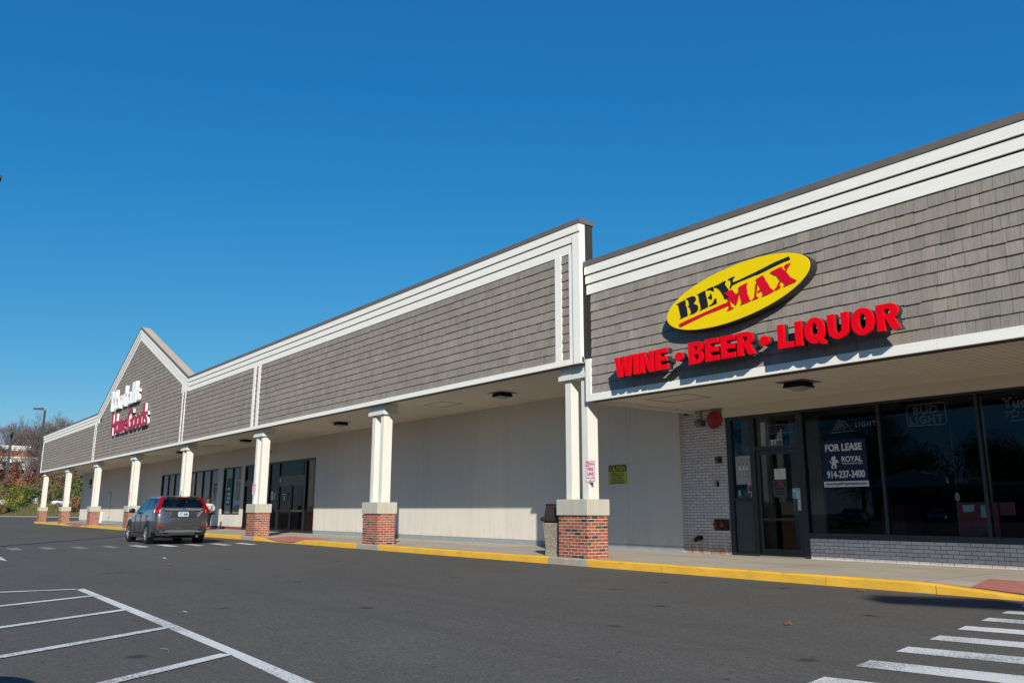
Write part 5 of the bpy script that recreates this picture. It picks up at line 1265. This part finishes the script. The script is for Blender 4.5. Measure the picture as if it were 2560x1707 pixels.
def person():
    # local: facing +x, left is +y; mid-stride, one arm bent to the chest, the other hanging out
    t = thing('person', 'woman in grey sweatshirt and dark trousers with hair in a bun walking on the pavement', 'person', (-42.95, 1.95, KH+.02), R(-28)); t.scale = (1.05, 1.15, .9)
    pel = (0, 0, .94, (.13, .15))
    nodes = [pel, (0, 0, 1.06, (.12, .14)), (.01, 0, 1.24, (.13, .16)), (.0, 0, 1.38, (.09, .15)), (.0, 0, 1.45, .055), (.01, 0, 1.50, .052), (.02, 0, 1.575, (.078, .07)), (.025, 0, 1.645, (.088, .075)), (.015, 0, 1.70, (.06, .055)),
             (-.01, .185, 1.385, .055), (-.05, .265, 1.14, .043), (.14, .25, 1.06, .034), (.24, .12, 1.10, .028),
             (-.01, -.185, 1.385, .055), (-.03, -.32, 1.14, .043), (.03, -.40, .92, .032), (.045, -.425, .86, .026),
             (.02, .09, .86, .095), (.12, .10, .50, .062), (.06, .10, .13, .042), (.17, .11, .05, .036),
             (-.02, -.09, .86, .095), (-.05, -.10, .50, .062), (-.24, -.10, .17, .042), (-.16, -.11, .06, .036)]
    ed = [(0, 1), (1, 2), (2, 3), (3, 4), (4, 5), (5, 6), (6, 7), (7, 8), (3, 9), (9, 10), (10, 11), (11, 12), (3, 13), (13, 14), (14, 15), (15, 16), (0, 17), (17, 18), (18, 19), (19, 20), (0, 21), (21, 22), (22, 23), (23, 24)]
    # nose, ears, palms and fingers are chains of the same mesh
    def add(par, pts):
        k = par
        for p in pts: nodes.append(p); ed.append((k, len(nodes)-1)); k = len(nodes)-1
    add(7, [(.105, 0, 1.625, .016), (.118, 0, 1.605, .013)])
    for (px, py, pz_), par, d, c in (((.27, .09, 1.11), 12, Vector((.7, -.65, .12)).normalized(), Vector((-.3, -.3, -.3))), ((.055, -.435, .815), 16, Vector((.12, -.1, -1)).normalized(), Vector((.5, .3, 0)))):
        add(par, [(px, py, pz_, (.030, .018))]); pi = len(nodes)-1
        sd = d.cross(Vector((0, 0, 1)) if abs(d.z) < .8 else Vector((0, 1, 0))).normalized()
        for q, L in ((-1.5, .055), (-.5, .068), (.5, .07), (1.5, .062)):
            b = Vector((px, py, pz_))+sd*q*.016+d*.03
            add(pi, [(*b, .0095), (*(b+d*L*.5+c*.012), .009), (*(b+d*L+c*.05), .0075)])
        b = Vector((px, py, pz_))+sd*.035; add(pi, [(*b, .011), (*(b+sd*.02+d*.03), .0085)])
    skinned(nodes, ed, 'body', 'skin', t)
    e = MB(); e.smooth = True
    for s in (-1, 1): e.lathe([(0, -.013), (.010, -.008), (.013, 0), (.010, .008), (0, .013)], 10, (.093, s*.032, 1.648), 'x', False)
    e.build('eyes', 'eye_white', t)
    e = MB(); e.bbox(.088, .104, -.024, .024, 1.568, 1.582, .005); e.build('mouth', 'lips', t)
    g = MB()
    for s in (-1, 1): g.tube([(.112, s*.034+.026*math.cos(R(a)), 1.648+.02*math.sin(R(a))) for a in range(0, 361, 45)], .003, 5, False); g.tube([(.11, s*.06, 1.65), (.03, s*.088, 1.655)], .003, 5)
    g.build('spectacles', 'black', t)
    e = MB(); e.smooth = True
    for s in (-1, 1): e.lathe([(0, -.008), (.018, -.004), (.02, .004), (0, .010)], 10, (.02, s*.083, 1.635), 'y', False)
    e.build('ears', 'skin', t)
    skinned([(-.02, 0, 1.66, (.10, .092)), (-.025, 0, 1.72, (.085, .08)), (-.05, 0, 1.765, .05), (-.055, 0, 1.82, .075), (-.05, 0, 1.86, .05)], [(0, 1), (1, 2), (2, 3), (3, 4)], 'hair', 'hair', t)
    skinned([(.01, 0, .92, (.165, .19)), (.01, 0, 1.06, (.155, .18)), (.015, 0, 1.24, (.16, .195)), (0, 0, 1.37, (.11, .17)), (0, 0, 1.445, .072), (-.01, .195, 1.385, .078), (-.05, .27, 1.14, .066), (.13, .255, 1.06, .055), (.20, .17, 1.085, .042), (-.01, -.195, 1.385, .078), (-.03, -.325, 1.14, .066), (.025, -.395, .94, .046)],
            [(0, 1), (1, 2), (2, 3), (3, 4), (3, 5), (5, 6), (6, 7), (7, 8), (3, 9), (9, 10), (10, 11)], 'sweatshirt', 'sweat_grey', t)
    skinned([(0, 0, .93, (.145, .165)), (.02, .09, .84, .112), (.12, .10, .50, .080), (.065, .10, .15, .062), (-.02, -.09, .84, .112), (-.05, -.10, .50, .080), (-.23, -.10, .19, .062)], [(0, 1), (1, 2), (2, 3), (0, 4), (4, 5), (5, 6)], 'trousers', 'dark_cloth', t)
    for nm, p, q in (('shoe', (.03, .10, .055), (.20, .11, .035)), ('shoe', (-.26, -.10, .10), (-.12, -.11, .035))):
        skinned([(*p, (.045, .045)), (p[0]+(q[0]-p[0])*.5, p[1], (p[2]+q[2])/2, (.048, .04)), (*q, (.038, .028))], [(0, 1), (1, 2)], nm, 'shoe_red', t)
    m = MB(); m.tube([(-.10, .10, 1.42), (.05, .13, 1.40), (.165, .04, 1.25), (.175, -.09, 1.10), (.10, -.19, 1.02), (-.1, -.17, 1.05), (-.17, 0, 1.22), (-.10, .10, 1.42)], .012, 6); m.bbox(.08, .19, -.17, -.02, 1.02, 1.12, .02); m.build('waist_bag', 'black_plastic', t)
    return t
person()
# ------------------------------------------------------------------ verge, hill, trees
VA, VT, VN = Vector((-180, 4)), Vector((40, 12)).normalized(), Vector((-12, 40)).normalized()
def hz(x, y):
    d = (Vector((x, y))-VA).dot(VN)
    if d < .25: return None
    z = .12+.2*min(d, 14) + (.22*(min(d, 45)-14) if d > 14 else 0) + (.05*(d-45) if d > 45 else 0)
    return z + .25*min(1, d/6)*mnoise.noise(Vector((x*.18, y*.18, 0)))
def build_hill():
    m = MB(); m.smooth = True; us = [-130+4*i for i in range(48)]; ds = [.26, 1, 2, 3.5, 5, 7, 9, 11, 13, 16, 20, 25, 31, 38, 46, 60, 90, 140]
    ix = {}
    for i, u in enumerate(us):
        for j, d in enumerate(ds):
            p = VA+VT*u+VN*d; ix[i, j] = len(m.v); m.v.append((p.x, p.y, hz(p.x, p.y)))
    for i in range(len(us)-1):
        for j in range(len(ds)-1): m._f([ix[i, j], ix[i+1, j], ix[i+1, j+1], ix[i, j+1]])
    struct(m.build('grass_hill', 'grass'))
    m = MB()
    for i in range(len(us)-1):
        p, q = VA+VT*us[i], VA+VT*(us[i+1]-.03); n = VN*.26
        m.prism([(p.x, p.y, 0), (q.x, q.y, 0), (q.x, q.y, .13), (p.x, p.y, .13)], (n.x, n.y, 0))
    struct(m.build('kerb', 'kerb_stone'))
build_hill()

def leaf(m, p, s, rn, c, k=.22):
    m.col = tuple(max(.004, 1.35*q*rn.uniform(1-k, 1+k)) for q in c)
    a = Vector((rn.gauss(0, 1), rn.gauss(0, 1), rn.gauss(0, 1))).normalized(); b = a.orthogonal().normalized(); n_ = a.cross(b); p = Vector(p)
    w = s*rn.uniform(.35, .6)
    m.poly([p-a*s*.6, p+b*w*.5+n_*w*.1, p+a*s*.6, p-b*w*.5])
PAL = {'green': [(.045, .085, .018), (.06, .10, .025), (.03, .06, .014)], 'olive': [(.10, .095, .03), (.075, .075, .025), (.13, .11, .05)], 'yellow': [(.22, .18, .02), (.16, .15, .02), (.10, .11, .02)],
       'red': [(.20, .022, .025), (.14, .015, .02), (.22, .05, .03)], 'rust': [(.17, .065, .030), (.12, .055, .03), (.20, .09, .04)], 'brown': [(.13, .085, .045), (.10, .065, .04), (.15, .10, .06)]}
def shrub(name, label, cat, x, y, w, h, pal, n, rn, ls=.34, lift=0, group='bushes on the grass hill'):
    z = hz(x, y); z = (z if z is not None else 0)-.05
    t = thing(name, label, cat, (x, y, z), group=group)
    m = MB(); m.smooth = True
    for k in range(7):
        a = rn.uniform(0, 6.28); e = Vector((math.cos(a)*w*.33, math.sin(a)*w*.33, lift+h*rn.uniform(.5, .85)))
        m.tube([(0, 0, 0), e*.5+Vector((0, 0, .1*h)), e], [.05, .035, .012], 5)
    m.build('stem', 'bark', t)
    m = MB(); cl = [(Vector((rn.gauss(0, .30)*w, rn.gauss(0, .30)*w, lift+h*rn.uniform(.15, .95))), rn.uniform(.10, .24)*min(w, h*1.3), rn.choice(PAL[pal])) for _ in range(16)]
    for _ in range(n):
        c, r_, co = rn.choice(cl); d = Vector((rn.gauss(0, 1), rn.gauss(0, 1), rn.gauss(0, .8)))
        p = c+d*r_*.62; p.z = max(p.z, .05); leaf(m, p, ls*rn.uniform(.7, 1.3), rn, co)
    m.build('foliage', 'leaf', t); return t

def bare_tree(label, x, y, H, rn, spread=.42, z=None, leaves=None, lean=(0, 0), trunk=None, group='bare trees on the hill', lv=5):
    z = hz(x, y) if z is None else z
    t = thing('bare_tree', label, 'tree', (x, y, (z or 0)-.1), group=group)
    m = MB(); mt_ = MB(); tips = []
    def grow(mm, p, d, L, r, lvl):
        pts = [p]; q = p; dd = d.copy()
        seg = 3
        for i in range(seg):
            dd = (dd + Vector((rn.gauss(0, .10), rn.gauss(0, .10), rn.gauss(0, .06)+.05))).normalized(); q = q+dd*L/seg; pts.append(q)
        r = max(r, .022); mm.tube(pts, [r, r*.9, r*.8, r*.65], 5 if lvl < 2 else 3, False)
        if lvl >= lv: tips.append(q); return
        k = 3
        for i in range(k):
            a = rn.uniform(0, 6.28); side = Vector((math.cos(a), math.sin(a), 0)); ang = rn.uniform(.45, 1.0)*spread*1.6
            nd = (dd*math.cos(ang)+side*math.sin(ang)).normalized(); nd.z = max(nd.z, -.05)
            grow(m, pts[-1] if i else pts[-1], nd, L*rn.uniform(.62, .85), r*.55, lvl+1)
        if lvl > 0:
            for pp in pts[1:3]:
                a = rn.uniform(0, 6.28); side = Vector((math.cos(a), math.sin(a), .3)); grow(m, pp, (dd*.6+side*.8).normalized(), L*.55, r*.38, min(lvl+2, lv))
    grow(mt_, Vector((0, 0, 0)), Vector((lean[0], lean[1], 1)).normalized(), H*(trunk or .27), H*.014, 0)
    mt_.build('trunk', 'bark', t); m.build('branches', 'bark', t)
    if leaves:
        f = MB()
        for _ in range(leaves[1]):
            p = rn.choice(tips)+Vector((rn.gauss(0, .5), rn.gauss(0, .5), rn.gauss(0, .5))); leaf(f, p, .3, rn, rn.choice(PAL[leaves[0]]))
        f.build('remaining_leaves', 'leaf', t)
    return t
def far(dx, dy, r): return (dx*r, -12+dy*r)
rn = random.Random(5)
TR = [(-.9965, .088, 232, 17.5, 'tall bare tree at the left edge behind the white fronted building'), (-.9937, .116, 238, 18.5, 'bare tree rising above the left part of the white fronted building'),
      (-.9925, .124, 236, 17.0, 'bare tree just right of the farther lamp pole, behind the building'), (-.9913, .1325, 230, 18.0, 'wide bare tree above the right end of the white fronted building'),
      (-.9905, .138, 236, 18.8, 'tallest bare tree, left of the tall lamp pole'), (-.9893, .1465, 234, 18.2, 'bare tree seen just behind the head of the tall lamp pole'),
      (-.9885, .1525, 238, 16.5, 'bare tree rising right above the far corner of the store canopy'), (-.9873, .160, 240, 14.0, 'smaller bare tree above the far end of the store roof'), (-.986, .168, 244, 13.0, 'thin bare tree top farthest right above the store roof')]
for dx, dy, r, H, lb in TR: bare_tree(lb, *far(dx, dy, r), H, rn, .40, lv=6 if H > 16 else 5)
bare_tree('leaning bare tree in front of the white fronted building', *far(-.993, .1205, 200), 15.5, rn, .36, lean=(.03, .16), leaves=('rust', 60), lv=5)
bare_tree('slender bare tree crossing the left part of the white fascia', *far(-.9938, .1105, 206), 14.0, rn, .38, lv=6)
bare_tree('bare tree standing at the right end of the white fascia', *far(-.9917, .1292, 208), 13.0, rn, .40, lv=6, trunk=.2)
bare_tree('small red leaved tree in front of the white fascia', *far(-.9937, .1145, 203), 8.5, rn, .45, leaves=('red', 420), lv=4)
bare_tree('reddish half bare tree between the tall lamp pole and the store corner', *far(-.988, .149, 206), 9.5, rn, .45, leaves=('red', 260), lv=5)
bare_tree('brown half bare tree behind the two farthest columns', *far(-.9865, .164, 205), 9.0, rn, .45, leaves=('rust', 330), lv=5)
SH = [(.113, 178, 9, 3.2, 'yellow', 'yellow green bush at the left edge of the hill'), (.122, 184, 8, 3.6, 'green', 'green bush with yellow tips left of the leaning tree'), (.129, 186, 7, 3.2, 'yellow', 'yellowing bush halfway up the hill left of the tall lamp pole'),
      (.136, 190, 7, 3.4, 'olive', 'olive bush behind the lamp pole footing'), (.118, 198, 9, 4.0, 'olive', 'tall olive bush below the white fascia'), (.110, 200, 8, 4.2, 'brown', 'brown thicket at the left edge below the building'),
      (.128, 200, 8, 4.4, 'rust', 'rust brown bush under the right end of the white fascia'), (.1385, 203, 8, 5.0, 'rust', 'tall rust coloured bush left of the tall lamp pole'), (.146, 198, 7, 4.6, 'rust', 'rust bush between the lamp pole and the farthest column'),
      (.1445, 204, 5, 6.5, 'red', 'crimson vine covered bush beside the tall lamp pole'), (.111, 174, 5, 1.6, 'brown', 'low brown brush at the left edge by the kerb'), (.118, 176, 4, 1.3, 'green', 'low dark green clump on the grass near the kerb'),
      (.133, 222, 11, 8.0, 'brown', 'high brown thicket behind the right end of the white fronted building'), (.140, 218, 10, 8.5, 'brown', 'high brown thicket right of the white fronted building'), (.146, 214, 9, 8.0, 'rust', 'high rust thicket behind the tall lamp pole'),
      (.153, 216, 10, 8.5, 'brown', 'high brown thicket just left of the store corner'), (.162, 212, 11, 8.0, 'brown', 'high brown thicket seen between the far columns'), (.171, 212, 10, 8.5, 'rust', 'high rust thicket above the second column'),
      (.157, 182, 7, 3.6, 'olive', 'dark olive bush between the two farthest columns'), (.162, 190, 7, 4.4, 'brown', 'brown bush between the two farthest columns, higher up'), (.166, 196, 5, 5.0, 'red', 'bright red bush between the two farthest columns'),
      (.176, 186, 8, 4.6, 'green', 'dense green bush right of the second column'), (.178, 194, 7, 6.8, 'red', 'tall red bush above the green one right of the second column'), (.1735, 200, 6, 6.5, 'brown', 'pale brown bush behind the red one'),
      (.180, 158, 5.5, 2.3, 'rust', 'round brown hedge bush by the kerb, left of the store wall'), (.185, 156, 4, 2.2, 'brown', 'brown hedge bush half hidden by the store wall')]
for dy, r, w, h, pal, lb in SH:
    dx = -math.sqrt(1-dy*dy); shrub('bush', lb, 'bush', *far(dx, dy, r), w, h, pal, 900 if w > 4.5 else 500, rn)
# undergrowth nobody could count
m = MB(); rn2 = random.Random(9)
for _ in range(9000):
    u = rn2.uniform(-35, 75); d = rn2.uniform(1.0, 30)**1.0; p = VA+VT*u+VN*d
    if p.x > -110: continue
    z = hz(p.x, p.y); k = d/30
    pal = 'olive' if rn2.random() < .5 else ('brown' if rn2.random() < .55 else ('green' if k < .5 else 'rust'))
    leaf(m, (p.x, p.y, z+abs(rn2.gauss(0, .12+1.0*k))), .22+.3*k, rn2, rn2.choice(PAL[pal]))
o = m.build('undergrowth', 'leaf'); o['kind'] = 'stuff'; o['label'] = 'tangled undergrowth and dry weeds on the hill'; o['category'] = 'undergrowth'

# ------------------------------------------------------------------ building on the hill
def far_building():
    X = -214.0; t = thing('shop_building', 'brick shop with white fascia and red lettering on the hill at the left edge', 'building', (X, 2, 3.5))
    m = MB(); m.box(X-18, X, -30, 16.0, 2.5, 14.2); part(m, 'wall', 'far_brick', t)
    m = MB(); m.box(X-18.3, X+.3, -30.3, 16.3, 14.2, 14.55); m.box(X-18.5, X+.55, -30.5, 16.55, 14.55, 15.0); m.box(X-18.7, X+.7, -30.7, 16.7, 15.0, 15.25); part(m, 'cornice', 'far_white', t)
    m = MB(); m.box(X, X+1.4, -30, 16.8, 10.0, 12.3); m.box(X, X+1.6, -30, 17.3, 12.3, 12.5); m.box(X, X+1.8, -30, 17.8, 12.54, 12.75); part(m, 'fascia', 'far_white', t)
    m = MB(); r_ = random.Random(2); y = 3.0
    while y < 13.6: w = r_.uniform(.35, .8); m.box(X+1.4, X+1.46, y, y+w, 11.0, 11.0+r_.choice((.5, .5, .7))); y += w+.18
    part(m, 'sign_lettering', 'far_red', t)
    m = MB()
    for y in range(-28, 14, 6): m.box(X, X+.05, y, y+4.6, 4.5, 9.0)
    part(m, 'window', 'dark_frame', t)
far_building()

# ------------------------------------------------------------------ lamp poles
def lamp_pole(label, x, y, H, r, head_dir, z0=0, foot=.75, hs=1.0, heads=1, group='lamp poles'):
    t = thing('lamp_pole', label, 'lamp pole', (x, y, z0), group=group)
    m = MB(); m.lathe([(.36*hs, -.3), (.36*hs, foot), (.34*hs, foot+.03), (0, foot+.03)], 18); m.build('footing', 'cast_stone', t)
    m = MB(); m.box(-r*1.5, r*1.5, -r*1.5, r*1.5, foot+.03, foot+.09); m.hexa([(-r, -r, foot+.08), (r, -r, foot+.08), (r, r, foot+.08), (-r, r, foot+.08), (-r*.7, -r*.7, H), (r*.7, -r*.7, H), (r*.7, r*.7, H), (-r*.7, r*.7, H)]); m.build('pole', 'pole_grey', t)
    for k in range(heads):
        d = Vector((math.cos(head_dir+math.pi*k), math.sin(head_dir+math.pi*k), 0)); n_ = Vector((-d.y, d.x, 0)); m = MB()
        a, b, w = d*.12*hs, d*.95*hs, n_*.19*hs; zz = Vector((0, 0, H-.02))
        m.hexa([a-w+zz, b-w+zz, b+w+zz, a+w+zz, a-w*.9+zz+Vector((0, 0, .2*hs)), b-w*.8+zz+Vector((0, 0, .12*hs)), b+w*.8+zz+Vector((0, 0, .12*hs)), a+w*.9+zz+Vector((0, 0, .2*hs))])
        h = m.build('lamp_head', 'pole_grey', t)
        m = MB(); m.hexa([a*1.8-w*.7+zz-Vector((0, 0, .004)), b*.95-w*.7+zz-Vector((0, 0, .004)), b*.95+w*.7+zz-Vector((0, 0, .004)), a*1.8+w*.7+zz-Vector((0, 0, .004)), a*1.8-w*.7+zz-Vector((0, 0, .02)), b*.95-w*.7+zz-Vector((0, 0, .02)), b*.95+w*.7+zz-Vector((0, 0, .02)), a*1.8+w*.7+zz-Vector((0, 0, .02))]); m.build('lens', 'lens_grey', h)
    return t
px_, py_ = far(-.9898, .1418, 186); z_ = hz(px_, py_)
lamp_pole('tall lamp pole on a concrete footing in front of the farthest store corner', px_, py_, 18.3, .24, R(-96), z_, 1.05, 2.2)
px_, py_ = far(-.9944, .1145, 196); z_ = hz(px_, py_)
lamp_pole('farther lamp pole crossing the white fronted building at the left edge', px_, py_, 14.0, .26, R(-20), z_, .9, 2.0)
lamp_pole('near lamp pole outside the left edge, only its lamp head enters the picture', -27.0, -10.88, 10.65, .09, R(90), 0, .75, .95)
lamp_pole('unseen double headed lamp pole added behind the camera to cast a shadow on the kerb by the crossing', 14.1, -12.55, 10.5, .10, R(20), 0, .75, 2.0, 2)  # added out of frame, heads enlarged, to throw the shadow at the lower right

# ------------------------------------------------------------------ across the lot, seen only as reflections in the shop glass
def round_tree(label, x, y, H, W, rn, n=15000):
    t = thing('leafy_tree', label, 'tree', (x, y, 0), group='dark trees across the lot')
    m = MB(); m.smooth = True; m.tube([(0, 0, -.1), (.1, 0, H*.25), (0, .1, H*.6)], [.35, .26, .12], 7)
    for k in range(8): a = k*.8; m.tube([(0, 0, H*(.22+.05*k)), (math.cos(a)*W*.25, math.sin(a)*W*.25, H*(.35+.05*k)), (math.cos(a)*W*.42, math.sin(a)*W*.42, H*(.40+.055*k))], [.10, .07, .02], 5)
    m.build('trunk', 'bark', t)
    f = MB(); cl = []
    for _ in range(34):
        a = rn.uniform(0, 6.28); q = rn.random()**.6; zz = rn.uniform(.22, .98); e = math.sin(math.pi*min(1, max(.05, zz)))**.6
        cl.append((Vector((math.cos(a)*W*.5*q*e, math.sin(a)*W*.5*q*e, H*zz)), rn.uniform(.05, .12)*W, rn.choice(PAL['green'])))
    for _ in range(n):
        c, r_, co = rn.choice(cl); leaf(f, c+Vector((rn.gauss(0, 1), rn.gauss(0, 1), rn.gauss(0, .8)))*r_, .33, rn, co)
    f.build('crown', 'leaf', t)
rn = random.Random(31)
for i, (x, y, H, W) in enumerate(((-78, -122, 21, 19), (-94, -116, 22, 20), (-110, -118, 21, 20), (-52, -112, 11.5, 13), (-36, -118, 9.5, 13), (-65, -108, 12.5, 15), (-22, -114, 8.0, 12))):
    round_tree(['very tall dark tree across the lot, reflected beside the shop door', 'tallest dark tree across the lot, reflected in the door glass', 'very tall dark tree across the lot, reflected in the sidelight', 'tall dark tree across the lot, reflected in the middle of the second window', 'spreading tree across the lot, reflected at the right window', 'dark tree across the lot, reflected behind the lease poster', 'low dark tree across the lot to the right'][i], x, y, H, W, rn)
t = thing('strip_shop', 'low pale shop with raised gable across the lot, reflected in the second window', 'building', (-46, -88, 0))
m = MB(); m.box(-58, -36, -100, -88, 0, 4.6); part(m, 'wall', 'far_green', t)
m = MB(); m.prism([(-57, -87.9, 4.4), (-48, -87.9, 4.4), (-48, -87.9, 5.4), (-52.5, -87.9, 6.6), (-57, -87.9, 5.4)], (0, -.5, 0)); m.box(-58.2, -35.8, -87.95, -87.6, 4.3, 4.7); part(m, 'gable', 'far_white', t)
m = MB(); m.box(-56, -49, -87.9, -87.8, .4, 3.4); m.box(-46, -38, -87.9, -87.8, .4, 3.4); part(m, 'window', 'dark_frame', t)

# ------------------------------------------------------------------ small litter on the ground
def litter(name, label, cat, x, y, mat, pts, h=.02):
    m = MB(); b = len(pts); m.v = [(p[0], p[1], .005+(p[2] if len(p) > 2 else 0)) for p in pts]; m._f(list(range(b))); o = m.build(name, mat); o.location = (x, y, 0); tag(o, label, cat); return o
LF = [(0, -.09, .0), (.05, -.03, .02), (.09, .0, .0), (.04, .03, .03), (.02, .10, .01), (-.03, .04, .03), (-.09, .03, 0), (-.05, -.02, .02)]
litter('dead_leaf', 'curled brown dead leaf lying on the asphalt behind the SUV', 'leaf', -18.34, -6.77, 'leaf_litter', LF)
litter('paper_scrap', 'tiny white scrap on the asphalt between the SUV and the dead leaf', 'scrap', -20.97, -6.13, 'scrap_white', [(-.12, -.02), (.1, -.03), (.12, .03), (-.1, .04, .01)])
litter('paper_scrap', 'thin white scrap on the asphalt right of the bay lines', 'scrap', -9.88, -8.96, 'scrap_white', [(-.06, -.012), (.07, -.01), (.07, .012), (-.06, .015)])
m = MB(); m.tube([(-.10, 0, .008), (0, .03, .012), (.10, .01, .008)], .006, 5); o = m.build('twig', 'bark'); o.location = (-7.27, -9.9, 0); tag(o, 'short dark twig lying between two bay lines', 'twig')
litter('dead_leaf', 'brown dead leaf on the asphalt below the yellow kerb at the right', 'leaf', -6.52, -.45, 'leaf_litter', [(p[0]*.9, p[1]*.7, p[2]) for p in LF])
litter('dead_leaf', 'small orange dead leaf alone on the asphalt in the right foreground', 'leaf', -5.07, -4.46, 'leaf_litter', [(p[0]*.6, p[1]*.6, p[2]) for p in LF])
